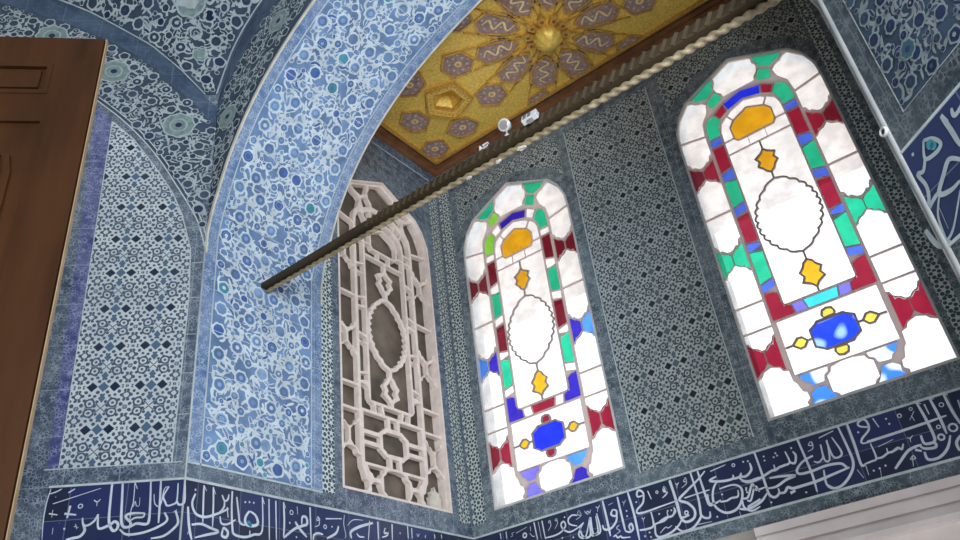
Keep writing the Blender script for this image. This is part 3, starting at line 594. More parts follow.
def s_arch(u, v, h):
    v = min(max(v, 0), SEND - 1e-6); lo, hi = 0, len(CUM) - 1
    while hi - lo > 1:
        m = (lo + hi) // 2
        if CUM[m] <= v: lo = m
        else: hi = m
    t = (v - CUM[lo]) / (CUM[hi] - CUM[lo])
    x = PATH[lo][0] * (1 - t) + PATH[hi][0] * t; z = PATH[lo][1] * (1 - t) + PATH[hi][1] * t
    nx = NRM[lo][0] * (1 - t) + NRM[hi][0] * t; nz = NRM[lo][1] * (1 - t) + NRM[hi][1] * t
    return (x + nx * h, u, z + nz * h)
def arch_strip(sh, u0, u1, h, mat, s0=0, s1=None, depth=0):
    s1 = SEND if s1 is None else s1
    c = [s0] + [s for s in CUM if s0 < s < s1] + [s1]
    sh.ribbon([((u0 + u1) / 2, s) for s in c], u1 - u0, h, mat, depth=depth)

def structure(name, sheet, mats, label, cat):
    o = sheet.build(name, mats); tag(o, label, cat, 'structure'); return o

# ------------------------------------------------------------------ floor
sh = Sheet(lambda u, v, h: (u, v, h)); sh.rect(-7, 5, -6, 4.6, 0, .15, 0)
structure('floor', sh, [M['floor']], 'pale stone floor under the tiled alcove and hall', 'floor')

# ------------------------------------------------------------------ back wall with two stained windows
WC1, WC2, WV = -2.49, -.613, 3.035
def win_hole(uc, vs=WV): return [(uc + u, vs + v) for u, v in OUTLINE]
sh = Sheet(s_back); sh.plate([(XL - .3, 0), (XR + .3, 0), (XR + .3, ZC + .2), (XL - .3, ZC + .2)], [win_hole(WC1), win_hole(WC2)], 0, .12, 0)
wb = structure('wall_back', sh, [M['wall']], 'blue tiled back wall holding two stained glass windows', 'wall')
sh = Sheet(s_back); sh.plate([(XL, 2.515), (XR, 2.515), (XR, ZC), (XL, ZC)], [win_hole(WC1), win_hole(WC2)], .004, .004, 0); sh.build('border_tile', [M['border']], wb)
sh = Sheet(s_back); sh.rect(-1.905, -1.215, 2.985, 5.66, .0055, .0015, 0); sh.build('lattice_tile_panel', [M['lattice_shaded']], wb)
SPAN = [(-.5, 2.66), (.5, 2.66), (.5, 2.27), (.42, 2.375), (.25, 2.485), (0, 2.56), (-.25, 2.485), (-.42, 2.375), (-.5, 2.27)]
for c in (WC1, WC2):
    sh = Sheet(s_back); sh.plate([(c + u, WV + v) for u, v in SPAN], (), .0055, .0015, 0); sh.build('spandrel_tile', [M['lattice_shaded']], wb)
for a, b in ((-3.165, -3.06), (-.09, -.018)):
    sh = Sheet(s_back); sh.rect(a, b, 2.98, 5.86, .0055, .0015, 0); sh.build('corner_strip', [M['hexb']], wb)
sh = Sheet(s_back); sh.rect(XL, XR, ZB0, ZB1, .0055, .0015, 0); band = sh.build('inscription_band', [M['ink']], wb)
letters(s_back, 'back', band, .0068)
sh = Sheet(s_back)
for z in (ZB0, ZB1): sh.rect(XL, XR, z - .006, z + .006, .0085, .004, 0)
for a in (-1.912, -1.208):
    sh.rect(a - .003, a + .003, 2.98, 5.665, .0065, .002, 0)
sh.rect(XL, XR, 5.868, 5.876, .0065, .002, 0); sh.build('white_fillet', [M['line']], wb)
# moulded stone head of the lower window, stepping out of the wall
def s_side(u, v, h): return (h, u, v)
prof = [(YB, 2.20), (YB - .02, 2.20), (YB - .02, 2.315), (YB - .075, 2.322), (YB - .075, 2.350), (YB - .062, 2.386), (YB - .036, 2.388), (YB - .036, 2.398), (YB - .054, 2.402), (YB - .046, 2.454), (YB - .02, 2.456), (YB - .02, 2.466), (YB - .034, 2.469), (YB - .028, 2.513), (YB, 2.517)]
sh = Sheet(s_side); sh.plate(prof, (), XR, XR + 1.345, 0); sh.build('stone_lintel', [M['stone']], wb)

# ------------------------------------------------------------------ left wall: jamb of the arch and alcove side with the carved grille
GC = 3.635
sh = Sheet(s_left); sh.plate([(YF, 0), (YB, 0), (YB, ZC + .2), (YF, ZC + .2)], [win_hole(GC)], 0, .2, 0)
wl = structure('wall_left', sh, [M['wall']], 'blue tiled side wall holding the unglazed carved grille', 'wall')
sh = Sheet(s_left); sh.plate([(YF, 2.515), (YB, 2.515), (YB, ZC), (YA - .003, ZC), (YA - .003, ZJ), (YF, ZJ)], [win_hole(GC)], .004, .004, 0); sh.build('border_tile', [M['borderw']], wl)
sh = Sheet(s_left); sh.rect(2.99, 3.083, 2.985, 5.86, .0055, .0015, 0); sh.build('net_strip', [M['hexw']], wl)
sh = Sheet(s_left); sh.rect(4.2, 4.31, 2.985, 5.86, .0055, .0015, 0); sh.build('corner_strip', [M['hexb']], wl)
sh = Sheet(s_left); sh.rect(YF, YB, ZB0, ZB1, .0055, .0015, 0); band = sh.build('inscription_band', [M['ink']], wl)
letters(s_left, 'left', band, .0068, fills=[(2.503, 2.745, .012), (2.513, 2.737, .01)])
sh = Sheet(s_left)
for z in (ZB0, ZB1): sh.rect(YF, YB, z - .006, z + .006, .0085, .004, 0)
sh.rect(3.0, YB, 5.868, 5.876, .0065, .002, 0); sh.build('white_fillet', [M['line']], wl)

# ------------------------------------------------------------------ right wall of the alcove (seen edge on)
sh = Sheet(s_right); sh.rect(YF, YB, 0, ZC + .2, 0, .2, 0); wr = structure('wall_right', sh, [M['wall']], 'tiled side wall of the alcove beyond the near pier', 'wall')
sh = Sheet(s_right); sh.plate([(YF + .003, 2.515), (YB, 2.515), (YB, ZC), (YA, ZC), (YA, ZJ), (YF + .003, ZJ)], (), .004, .004, 0); sh.build('border_tile', [M['border']], wr)

# ------------------------------------------------------------------ arch wall, its vine-patterned lining and edges
out = [(x, z) for x, z in PATH if z >= 4.3]
sh = Sheet(s_front); sh.plate([(XL, 4.3)] + out[1:-1] + [(XR, 4.3), (XR, 7.2), (XL, 7.2)], (), -.006, YA - YF - .006, 0)
wf = structure('wall_front', sh, [M['wall']], 'tiled wall carrying the wide pointed arch of the alcove', 'wall')
LOW = [(XL, 5.2), (-3.12, 5.35), (-3.05, 5.47), (-2.94, 5.60), (-2.79, 5.735), (-2.5, 5.92), (-2.1, 6.09), (XM, 6.22)]
UPP = [(XL, 5.33), (-3.12, 5.50), (-3.05, 5.66), (-2.95, 5.79), (-2.81, 5.905), (-2.5, 6.09), (-2.1, 6.26), (XM, 6.38)]
def full(c): return c + [(2 * XM - x, z) for x, z in reversed(c[:-1])]
def interp(c, x, ax=0):
    c = sorted(c, key=lambda q: q[ax])
    if x <= c[0][ax]: return c[0][1 - ax]
    for a, b in zip(c, c[1:]):
        if x <= b[ax]: return a[1 - ax] + (b[1 - ax] - a[1 - ax]) * (x - a[ax]) / max(1e-9, b[ax] - a[ax])
    return c[-1][1 - ax]
ring_ = [(XL, 4.3)] + out[1:-1] + [(XR, 4.3)]
sh = Sheet(s_front); sh.plate(ring_ + full(UPP)[::-1], (), 0, .004, 0); sh.build('border_tile', [M['deep']], wf)
sh = Sheet(s_front); lowf = full(LOW); gr = [(x, z + .03) for x, z in ring_]; gr[0] = (XL, 4.34); gr[-1] = (XR, 4.34)
sh.plate(gr + lowf[::-1], (), .0015, .001, 0)
ringx = [(x, z) for x, z in ring_ if x <= XM + .01]
def ok_front(p, m):
    x = p[0] if p[0] <= XM else 2 * XM - p[0]
    return x > XL + m * .6 and p[1] < interp(LOW, x) - m * 1.1 - .01 and p[1] > interp(ringx, x) + .05 + m * 1.3
saz(sh, ok_front, (XL, XR, 4.4, 6.22), 5, .12, (1, 2, 3, 3, 0), XM, .002, .026, .014)
for k, x in enumerate((-3.06, -2.62, -2.0)):
    for xx in (x, 2 * XM - x):
        zc = (interp(LOW, x) + interp(ringx, x)) / 2 + .02
        sh.disc((xx, zc), .085, .0085, 1, 20, .06, 0, 8); sh.disc((xx, zc), .075, .009, 4, 20, .06, 0, 8); sh.ring((xx, zc), .04, .008, .0095, 1, 12); sh.disc((xx, zc), .018, .0095, 2, 8)
sh.build('vine_tile', [M['slate'], M['pvine'], M['navy'], M['slate'], M['sage']], wf)

arch = empty('trim_1', (XL, YF, ZJ)); tag(arch, 'broad arch lining of bright blue and white flowering vine tiles', 'arch', 'structure')
sh = Sheet(s_arch); arch_strip(sh, 2.21, 2.905, .005, 4, depth=.006)
ok_arch = lambda p, m: 2.215 + m * .9 < p[0] < 2.898 - m * .9 and .012 + m < p[1] < SEND - .012 - m
saz(sh, ok_arch, (2.21, 2.905, 0, SEND), 11, .118, (0, 1, 2, 3, 4), 2.5575, .0055, .0335, .0185)
for s in [i * .245 for i in range(1, int(SEND / .245) + 1)]: sh.ribbon([(2.21, s), (2.905, s)], .0035, .012, 0)
sh.build('vine_tile_panel', [M['vine'], M['blue'], M['sky'], M['turq'], M['ground']], arch)
for a, b in ((YF, 2.205), (2.91, YA)):
    sh = Sheet(s_arch); arch_strip(sh, a, b, .005, 0, depth=.006)
    sh.build('border_tile', [M['cobalt']], arch)
sh = Sheet(s_arch)
for a in (2.2075, 2.9075): arch_strip(sh, a - .0035, a + .0035, .0075, 0, depth=.004)
sh.ribbon([(YF, .006), (YA, .006)], .01, .0075, 0); sh.build('white_fillet', [M['line']], arch)
for a, b in ((YF - .003, YF + .006), (YA - .006, YA + .003)):
    sh = Sheet(s_arch); arch_strip(sh, a, b, .013, 0, CUM[9] if a < 2.5 else CUM[9], SEND - CUM[9], depth=.02); sh.build('arch_edge', [M['flake']], arch)

# ------------------------------------------------------------------ angled wall of the hall, to the left of the arch
sh = Sheet(s_cl); sh.rect(0, 3.208, 0, 7.2, 0, .2, 0); wc = structure('wall_corner_left', sh, [M['wall']], 'angled tiled wall with a tall pointed niche beside the arch', 'wall')
sh = Sheet(s_cl); sh.rect(0, 2.2, 2.515, 6.6, .004, .004, 0); sh.build('border_tile', [M['borderw']], wc)
P2I = [(.066, 2.985), (.060, 3.87), (.076, 4.19), (.097, 4.27), (.142, 4.436), (.203, 4.58), (.321, 4.781), (.46, 4.989), (.595, 5.13)]
P3O = [(.0, 4.2), (.05, 4.371), (.098, 4.474), (.192, 4.645), (.311, 4.849), (.465, 5.057), (.638, 5.239), (.9, 5.46), (1.3, 5.7), (1.7, 5.83), (2.2, 5.9)]
BLO = [(0, 5.10), (.065, 5.175), (.122, 5.264), (.24, 5.40), (.388, 5.573), (.544, 5.72), (.686, 5.82), (1.0, 6.0), (1.5, 6.2), (2.2, 6.36)]
BUP = [(0, 5.26), (.076, 5.34), (.255, 5.576), (.452, 5.79), (.659, 5.945), (.86, 6.09), (1.06, 6.2), (1.5, 6.38), (2.2, 6.54)]
sh = Sheet(s_cl); sh.plate(P2I + [(.556, 2.985)], (), .0055, .0015, 0); sh.build('lattice_tile_panel', [M['lattice_c']], wc)
sh = Sheet(s_cl); sh.plate([(.56, 2.985), (.61, 2.985), (.70, 5.25), (.60, 5.135)], (), .0055, .0015, 0); sh.build('side_strip', [M['violet']], wc)
sh = Sheet(s_cl); sh.plate(P3O[1:] + BLO[::-1], (), .0055, .0015, 0)
def ok_cl(p, m): return m * .7 + .006 < p[0] < 2.15 and interp(P3O, p[0]) + .03 + m * 1.25 < p[1] < interp(BLO, p[0]) - m * 1.25 - .006
saz(sh, ok_cl, (0, 1.7, 4.3, 6.2), 8, .12, (1, 2, 3, 3, 0), None, .006, .026, .0145)
for u, z in ((.215, 5.10), (.64, 5.55), (1.05, 5.86)):
    sh.disc((u, z), .098, .0125, 1, 20, .06, 0, 8); sh.disc((u, z), .088, .013, 4, 20, .06, 0, 8); sh.ring((u, z), .05, .008, .0135, 1, 12); sh.disc((u, z), .02, .0135, 2, 8)
sh.build('vine_tile', [M['slate'], M['pvine'], M['navy'], M['slate'], M['sage']], wc)
sh = Sheet(s_cl); sh.plate(BLO + BUP[::-1], (), .007, .003, 0); sh.build('blue_band', [M['deep']], wc)
sh = Sheet(s_cl); sh.ribbon(smooth(P3O, 4), .007, .0085, 0, depth=.004); sh.ribbon(smooth([(u - .016, z + .02) for u, z in P3O], 4), .006, .0085, 0, depth=.004)
sh.ribbon(P2I, .006, .0065, 0, depth=.002); sh.ribbon([(.557, 2.985), (.598, 5.13)], .005, .0065, 0); sh.ribbon([(.02, 2.982), (.62, 2.982)], .005, .0065, 0)
for z in (3.22, 3.44, 3.66, 3.88, 4.1): sh.ribbon([(.006, z), (.06, z)], .004, .0065, 0)
for z in (ZB0, ZB1): sh.rect(0, .585, z - .005, z + .005, .0085, .004, 0)
sh.build('white_fillet', [M['line']], wc)
sh = Sheet(s_cl); sh.rect(0, .585, ZB0, ZB1, .0055, .0015, 0); band = sh.build('inscription_band', [M['ink']], wc)
letters(s_cl, 'nl', band, .0068)

# ------------------------------------------------------------------ pendentive between the niche arch and the big arch
ZT, ZP = 5.36, 6.34
def pa(z): return Vector(s_cl(interp(BUP, z, 1), z, .008))
def pb(z): return Vector(s_front(interp(UPP, z, 1), z, .004))
def s_pend(u, v, h):
    a, b = pa(v), pb(v); w = max((b - a).length, 1e-3); p = (a + b) / 2 + (b - a) / w * u
    p += Vector((S2, -S2 - .2, 0)).normalized() * h * 1.0
    return tuple(p)
def pw(z): return (pb(z) - pa(z)).length / 2
zs = [5.36 + (ZP - 5.36) * i / 24 for i in range(25)]
pend = empty('trim_2', (XL, YF, 5.36)); tag(pend, 'triangular tiled pendentive with white vines pointing down between the arches', 'pendentive', 'structure')
sh = Sheet(s_pend); n0 = 0
for a, b in zip(zs, zs[1:]): sh.add([(-pw(a), a), (pw(a), a), (pw(b), b), (-pw(b), b)], 0, 0)
sh.build('pendentive_body', [M['deep']], pend)
sh = Sheet(s_pend)
for a, b in zip(zs, zs[1:]):
    wa, wb_ = pw(a) - .012, pw(b) - .012
    if wa > .01: sh.add([(-wa, a), (wa, a), (wb_, b), (-wb_, b)], .002, 0)
ok_p = lambda p, m: ZT + .03 < p[1] < ZP - m and abs(p[0]) < pw(p[1] - m) - .02 - m * .7
saz(sh, ok_p, (-1.2, 1.2, ZT, ZP), 21, .12, (1, 2, 3, 3, 0), 0, .004, .032, .017)
for u, z in ((0, 6.02), (0, 5.66)):
    r = .115 if z > 5.8 else .05
    sh.disc((u, z), r, .0115, 1, 20, .07, 0, 8); sh.disc((u, z), r * .88, .012, 4, 20, .07, 0, 8); sh.ring((u, z), r * .5, r * .09, .0125, 1, 12); sh.disc((u, z), r * .2, .0125, 2, 8)
e = [z for z in zs if pw(z) > .02]
for s in (-1, 1): sh.ribbon([(s * (pw(z) - .014), z) for z in e], .008, .006, 1)
sh.build('vine_tile', [M['slate'], M['pvine'], M['navy'], M['slate'], M['sage']], pend)

# ------------------------------------------------------------------ near pier on the other side of the arch
sh = Sheet(s_cr); sh.rect(0, 3.208, 0, 7.2, 0, .2, 0); wp = structure('wall_corner_right', sh, [M['wall']], 'near pier with big white lettering under a vine tile panel', 'wall')
sh = Sheet(s_cr); sh.rect(0, 2.2, 2.515, 6.6, .004, .004, 0); sh.build('border_tile', [M['border_shaded']], wp)
sh = Sheet(s_cr); sh.rect(.085, .78, 2.99, 5.0, .0055, .0015, 0)
saz(sh, lambda p, m: .09 + m * .6 < p[0] < .775 - m * .6 and 2.995 + m * .6 < p[1] < 4.99 - m, (.085, .78, 2.99, 5.0), 31, .085, (1, 2, 3, 4, 2), .4325, .006, .0185, .0115)
sh.disc((.195, 3.108), .03, .0125, 1, 20, .08, 0, 8); sh.disc((.195, 3.108), .025, .013, 4, 20, .08, 0, 8); sh.disc((.195, 3.108), .009, .0135, 2, 10)
sh.build('vine_tile_panel', [M['slate'], M['vine_shaded'], M['navy'], M['slate'], M['dteal']], wp)
sh = Sheet(s_cr); sh.rect(0, 2.2, ZB0, ZB1, .0055, .0015, 0); band = sh.build('inscription_band', [M['ink']], wp)
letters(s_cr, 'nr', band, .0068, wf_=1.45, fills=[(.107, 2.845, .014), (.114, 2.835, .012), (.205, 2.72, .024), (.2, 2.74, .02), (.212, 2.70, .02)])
sh = Sheet(s_cr)
for z in (ZB0, ZB1): sh.rect(0, 2.2, z - .004, z + .004, .0085, .004, 0)
sh.ribbon([(.082, 5), (.082, 2.987), (.78, 2.987)], .004, .0065, 0); sh.build('white_fillet', [M['line']], wp)
bm = bmesh.new(); add_lathe(bm, [(.009, 2.0), (.009, 4.3)], (XR - .002, YF - .004, 0), n=10); bm_obj('corner_bead', bm, M['bead'], wp, True)
bm = bmesh.new(); add_lathe(bm, [(.005, 2.5), (.005, 4.34)], (XL + .002, YF - .002, 0), n=8); bm_obj('corner_bead', bm, M['line'], wc, True)
bm = bmesh.new()
Rm = Matrix(((S2, 0, -S2), (-S2, 0, -S2), (0, 1, 0)))
prof = [(.0, .004), (.008, .004), (.009, .008), (.011, .010), (.014, .009), (.0155, .005), (.0155, 0)]
rows = []
add_lathe(bm, prof[1:], (XR - .008, YF - .012, 2.985), n=20, M=Rm)
o = bm_obj('ring_plate', bm, M['frame'], None, True); tag(o, 'small pale ring plate fixed to the corner edge of the near pier', 'ring plate')
bm = bmesh.new(); add_lathe(bm, [(.0001, .006), (.008, .006), (.008, .004)], (XR - .008, YF - .012, 2.985), n=16, M=Rm); bm_obj('keyhole', bm, M['navy'], o)

# ------------------------------------------------------------------ windows
base = dict(p1=('R', 'R'), p2=('G', 'G'), p3=('M', 'R'), g1='G', g2='G', k='R', s='N', t=('G', 'R', 'G', 'R'), ta='G', s2='R', top='B', v='V', c='C', q1='Z', q2='Z', boss='J', bv='Y', bh='Y')
alt = dict(p1=('R', 'R'), p2=('SS', 'KK'), p3=('M', 'M'), g1='G', g2='LG', k='K', s='W', t=('G', 'M', 'G', 'M'), ta='LG', s2='W', top='K', v='W', c='R', q1='VS', q2='VK', boss='B', bv='R', bh='A')
make_window('window_1', s_back, WC1, WV, alt, 'arched stained glass window nearest the corner, with dark blue and lime panes')
make_window('window_2', s_back, WC2, WV, base, 'arched stained glass window beside the near pier, with bright blue boss and ruby corners')
make_window('window_3', s_left, GC, WV, dict(base, bare=True), 'unlit arched grille of carved pink gypsum on the side wall', glazed=False)
sh = Sheet(lambda u, v, h: (u, v, h)); sh.rect(-9, 6, YB + .1, 7.5, 6.35, .12, 0); structure('roof_eave', sh, [M['eave']], 'pale eave outside above the stained glass windows', 'eave')
# ------------------------------------------------------------------ gilded ceiling
CY = (YA + YB) / 2
CP = lambda s, r: [(XM + s * .93 + r * math.cos(a), (YA + YB) / 2 + .02 + r * math.sin(a)) for a in [(math.pi if s < 0 else 0) + 2 * math.pi * i / 5 for i in range(5)]]
sh = Sheet(s_ceil); sh.plate([(XL, YA), (XR, YA), (XR, YB), (XL, YB)], [CP(1, .125), CP(-1, .125)], 0, .2, 0); ce = structure('ceiling', sh, [M['redb']], 'gilded wooden alcove ceiling with star pattern and central boss', 'ceiling')
R0 = (XL + .14, XR - .14, YA + .13, YB - .155)
def s_c(u, v, h): return (XM + u, CY + v, ZC - h)
RL = (R0[0] - XM, R0[1] - XM, R0[2] - CY, R0[3] - CY)
sh = Sheet(s_ceil); sh.plate([(R0[0], R0[2]), (R0[1], R0[2]), (R0[1], R0[3]), (R0[0], R0[3])], [CP(1, .125), CP(-1, .125)], .012, .012, 0); sh.build('gilded_field', [M['gold']], ce)
cof = Sheet(s_c); rib = Sheet(s_c)
def P(r, a): return (r * math.cos(a), r * math.sin(a))
def loc(c, a, pts): return [(c[0] + x * math.cos(a) - y * math.sin(a), c[1] + x * math.sin(a) + y * math.cos(a)) for x, y in pts]
def line(a, b, w=.015):
    q = [a, b]
    p = clip([(a[0], a[1]), (b[0], b[1]), (b[0] + 1e-5, b[1] + 1e-5), (a[0] + 1e-5, a[1] + 1e-5)], RL)
    if len(p) >= 2:
        i, j = max(((i, j) for i in range(len(p)) for j in range(i)), key=lambda k: (p[k[0]][0] - p[k[1]][0]) ** 2 + (p[k[0]][1] - p[k[1]][1]) ** 2)
        rib.ribbon([p[i], p[j]], w, .025, 0, depth=.013)
def field(poly, c, a, kind):
    p = clip(poly, RL)
    if len(p) < 3: return
    cof.plate(inset(p, .006), (), .017, .005, 0)
    for i in range(len(poly)): line(poly[i - 1], poly[i])
    def put(x, y, r, m, hh=.019):
        q = loc(c, a, [(x, y)])[0]
        if inside(q, inset(p, .02)): cof.disc(q, r, hh, m, 8)
    if kind == 'radial':
        q = [t for t in smooth(loc(c, a, [(-.11, .03), (-.07, -.03), (-.02, .035), (.03, -.035), (.08, .03), (.12, -.02)]), 4) if inside(t, inset(p, .012))]
        if len(q) > 2: cof.ribbon(q, .016, .019, 1, taper=(.5, .5))
        for x, y in ((-.11, -.03), (-.05, .05), (.0, -.055), (.05, .05), (.09, -.05), (.13, .02), (-.02, -.01), (.03, .02)): put(x, y, .009, 2)
    else:
        put(0, 0, .03, 1); put(0, 0, .014, 3, .0205)
        for k in range(6): q = P(.065, k * math.pi / 3 + .3); put(q[0], q[1], .011, 2)
        for k in range(6): q = P(.085, k * math.pi / 3 + .8); put(q[0], q[1], .006, 1)
T = math.pi / 5
for k in range(10):
    a = T / 2 + k * T; c = P(.36, a)
    field(loc(c, a, [(-.155, 0), (-.06, -.105), (.12, -.10), (.175, 0), (.12, .10), (-.06, .105)]), c, a, 'radial')
    c2 = P(.675, a)
    field(loc(c2, a, [(-.125, 0), (-.06, -.105), (.07, -.115), (.135, 0), (.07, .115), (-.06, .105)]), c2, a, 'small')
    line(P(.12, a + T / 2), P(.60, a + T / 2 - .13), .009); line(P(.12, a + T / 2), P(.60, a + T / 2 + .13), .009)
for s in (1, -1):
    pc = (s * .93, .02)
    for k in range(5):
        a = (math.pi if s > 0 else 0) + T + 2 * T * k
        if abs(math.cos(a) * s + .809) < .05: continue       # those two belong to the rosette
        c = (pc[0] + .335 * math.cos(a), pc[1] + .335 * math.sin(a))
        field(loc(c, a + math.pi / 2, [(-.14, 0), (-.065, -.1), (.065, -.1), (.14, 0), (.065, .1), (-.065, .1)]), c, a, 'small')
    for y in (-.38, .38):
        c = (s * 1.36, y); field(loc(c, .4 * s, [(-.13, 0), (-.06, -.1), (.06, -.1), (.13, 0), (.06, .1), (-.06, .1)]), c, 0, 'small')
cof.build('painted_panels', [M['mauve'], M['cream'], M['pvine'], M['goldd']], ce)
for i, (a, b) in enumerate((((RL[0], RL[2]), (RL[1], RL[2])), ((RL[1], RL[2]), (RL[1], RL[3])), ((RL[1], RL[3]), (RL[0], RL[3])), ((RL[0], RL[3]), (RL[0], RL[2])))):
    rib.ribbon([a, b], .022, .032, 0, depth=.03)
rib.build('gilded_ribs', [M['goldd']], ce)
# five-sided coffers on either side
for s in (1, -1):
    c = (s * .93, .02); k = Sheet(s_c)
    pen = lambda r, o=0: [(c[0] + r * math.cos(a), c[1] + r * math.sin(a)) for a in [(math.pi if s < 0 else 0) + math.pi / 5 * 0 + 2 * math.pi * i / 5 for i in range(5)]]
    k.plate(pen(.19), [pen(.135)], .035, .025, 0); k.plate(pen(.2), [pen(.185)], .045, .035, 1); k.plate(pen(.142), [pen(.115)], .026, .04, 1)
    q = pen(.12)
    for i in range(5):
        a, b = q[i - 1], q[i]; m = ((a[0] + b[0]) / 2, (a[1] + b[1]) / 2); n = len(k.v)
        for t, hh in ((a, .0), (m, .0), (b, .0), (c, -.13)): k.v.append(s_c(t[0], t[1], hh)); k.uv.append(t)
        k.f += [(n, n + 1, n + 3), (n + 1, n + 2, n + 3)]; k.m += [0, 0]
        for j in range(6):
            for rr in (.163,):
                u = (j + .5) / 6; A, B = pen(rr)[i - 1], pen(rr)[i]; t = (A[0] + (B[0] - A[0]) * u, A[1] + (B[1] - A[1]) * u); k.disc(t, .009, .0365, 1, 8)
    k.build('pentagon_coffer', [M['gold'], M['goldd']], ce)
# central boss: fluted gilt bowl in a ring of pierced cresting
bm = bmesh.new(); n = 40; rows = []
for r, h in ((.088, .012), (.092, .05), (.105, .075), (.098, .10), (.078, .125), (.05, .145), (.02, .155), (.006, .16)):
    rows.append([bm.verts.new(s_c(r * (1 + .05 * math.cos(10 * a)) * math.cos(a), r * (1 + .05 * math.cos(10 * a)) * math.sin(a), h)) for a in [2 * math.pi * i / n for i in range(n)]])
for a, b in zip(rows, rows[1:]):
    for i in range(n): bm.faces.new((a[i], a[(i + 1) % n], b[(i + 1) % n], b[i]))
bm.faces.new(rows[-1]); bm_obj('boss', bm, M['gold'], ce, True)
k = Sheet(s_c)
for i in range(10):
    a = T * i; k.plate([P(.085, a - .22), P(.15, a - .2), P(.185, a), P(.15, a + .2), P(.085, a + .22)], (), .05, .04, 0); k.disc(P(.135, a), .014, .052, 1, 8)
k.build('boss_cresting', [M['goldd'], M['redb']], ce)
# moulded brown edge
k = Sheet(lambda u, v, h: (u, v, ZC - h)); o4 = [(XL + .004, YA + .004), (XR - .004, YA + .004), (XR - .004, YB - .008), (XL + .004, YB - .008)]
def rc(d): return [(XL + d, YA + d), (XR - d, YA + d), (XR - d, YB - d), (XL + d, YB - d)]
k.plate(rc(.009), [rc(.05)], .02, .02, 0); k.plate(rc(.09), [rc(.10)], .012, .012, 0); k.build('edge_moulding', [M['redb']], ce)

# ------------------------------------------------------------------ tie beam across the springing of the arch
BY = 2.545
tb = empty('tie_beam', (XL, BY, 4.1)); tag(tb, 'dark wooden tie beam with gilt rope moulding spanning the arch', 'beam')
bx = [XL + .006 + (XR - XL - .012) * i / 24 for i in range(25)]
def tz(x): return 4.098 - .03 * (x - XL) / (XR - XL)
def ts(x): return .62 + .5 * (x - XL) / (XR - XL)
bm = bmesh.new(); rows = []
sec = [(-.036, .0), (-.04, .01), (-.04, .05), (-.032, .058), (.032, .058), (.04, .05), (.04, .01), (.036, .0)]
for x in bx: rows.append([bm.verts.new((x, BY + a * ts(x), tz(x) + b * ts(x))) for a, b in sec])
for a, b in zip(rows, rows[1:]):
    for i in range(8): bm.faces.new((a[i], a[(i + 1) % 8], b[(i + 1) % 8], b[i]))
bm.faces.new(rows[0]); bm.faces.new(rows[-1]); bm_obj('beam_body', bm, M['beam'], tb)
bm = bmesh.new(); x = -2.35
while x < XR - .12:
    s = ts(x); vs = add_box(bm, (0, 0, 0), .018 * s, .012, .062 * s)
    bmesh.ops.transform(bm, matrix=Matrix.Translation((x + .03, BY - .038 * s, tz(x) + .029 * s)) @ Matrix.Rotation(.55, 4, 'Y'), verts=vs); x += .05 * s
bm_obj('carved_flutes', bm, M['flute'], tb)
bm = bmesh.new(); rows = []; N = 700
for i in range(N + 1):
    x = XL + .006 + (XR - XL - .012) * i / N; r = .015 * ts(x); row = []
    for k_ in range(14):
        a = 2 * math.pi * k_ / 14; q = r * (1 + .28 * math.cos(2 * (a - x / .052 * math.pi)))
        row.append(bm.verts.new((x, BY + .012 + q * math.cos(a), tz(x) - .012 + q * math.sin(a))))
    rows.append(row)
for a, b in zip(rows, rows[1:]):
    for i in range(14): bm.faces.new((a[i], a[(i + 1) % 14], b[(i + 1) % 14], b[i]))
bm.faces.new(rows[0]); bm.faces.new(rows[-1]); bm_obj('rope_moulding', bm, M['rope'], tb, True)
def flake(x, w, seed):
    R = random.Random(seed); bm = bmesh.new(); n = 9; lo = []; hi = []
    for i in range(n):
        a = 2 * math.pi * i / n; r = w * R.uniform(.35, .6)
        p = Vector((x + r * math.cos(a) * 1.5, BY + .006 + r * math.sin(a) * .6, tz(x) - .036 - .006 * R.random()))
        lo.append(bm.verts.new(p)); hi.append(bm.verts.new(p + Vector((0, 0, .012))))
    bm.faces.new(lo); bm.faces.new(hi)
    for i in range(n): bm.faces.new((lo[i], lo[(i + 1) % n], hi[(i + 1) % n], hi[i]))
    bm_obj('flaking_gesso', bm, M['flake'], tb)
flake(-1.35, .034, 1); flake(-1.49, .02, 2); flake(-1.665, .022, 3)
# two little lamps and a clamp standing on the beam
lx = -1.40; zt = tz(lx) + .058 * ts(lx)
l1 = empty('spot_lamp', (lx, BY, zt)); tag(l1, 'small round white lamp head on a thin stem atop the beam', 'lamp')
bm = bmesh.new(); add_lathe(bm, [(.013, 0), (.013, .006), (.005, .009), (.005, .05)], (lx, BY - .025, zt - .0005), n=12); bm_obj('stem', bm, M['lamp'], l1, True)
Rf = Matrix.Rotation(math.radians(115), 3, 'X')
bm = bmesh.new(); add_lathe(bm, [(.014, -.03), (.024, -.022), (.031, .0), (.033, .012), (.029, .014)], (lx, BY - .03, zt + .066), n=20, M=Rf); bm_obj('lamp_head', bm, M['lamp'], l1, True)
bm = bmesh.new(); add_lathe(bm, [(.0285, .0125), (.02, .015), (.0005, .016)], (lx, BY - .03, zt + .066), n=18, M=Rf); bm_obj('lens', bm, M['lampface'], l1, True)
lx = -1.245; zt = tz(lx) + .058 * ts(lx)
l2 = empty('flood_lamp', (lx, BY, zt)); tag(l2, 'small boxy white flood lamp with grey face atop the beam', 'lamp')
Mr = Matrix.Translation((lx, BY - .062, zt - .012)) @ Matrix.Rotation(-.35, 4, 'X')
bm = bmesh.new(); add_box(bm, (0, 0, .008), .082, .03, .044, Mr, .004); bm_obj('housing', bm, M['lamp'], l2)
bm = bmesh.new()
for q in (-.022, .004): add_box(bm, (q, -.0155, .008), .016, .003, .034, Mr)
bm_obj('grey_face', bm, M['metal'], l2)
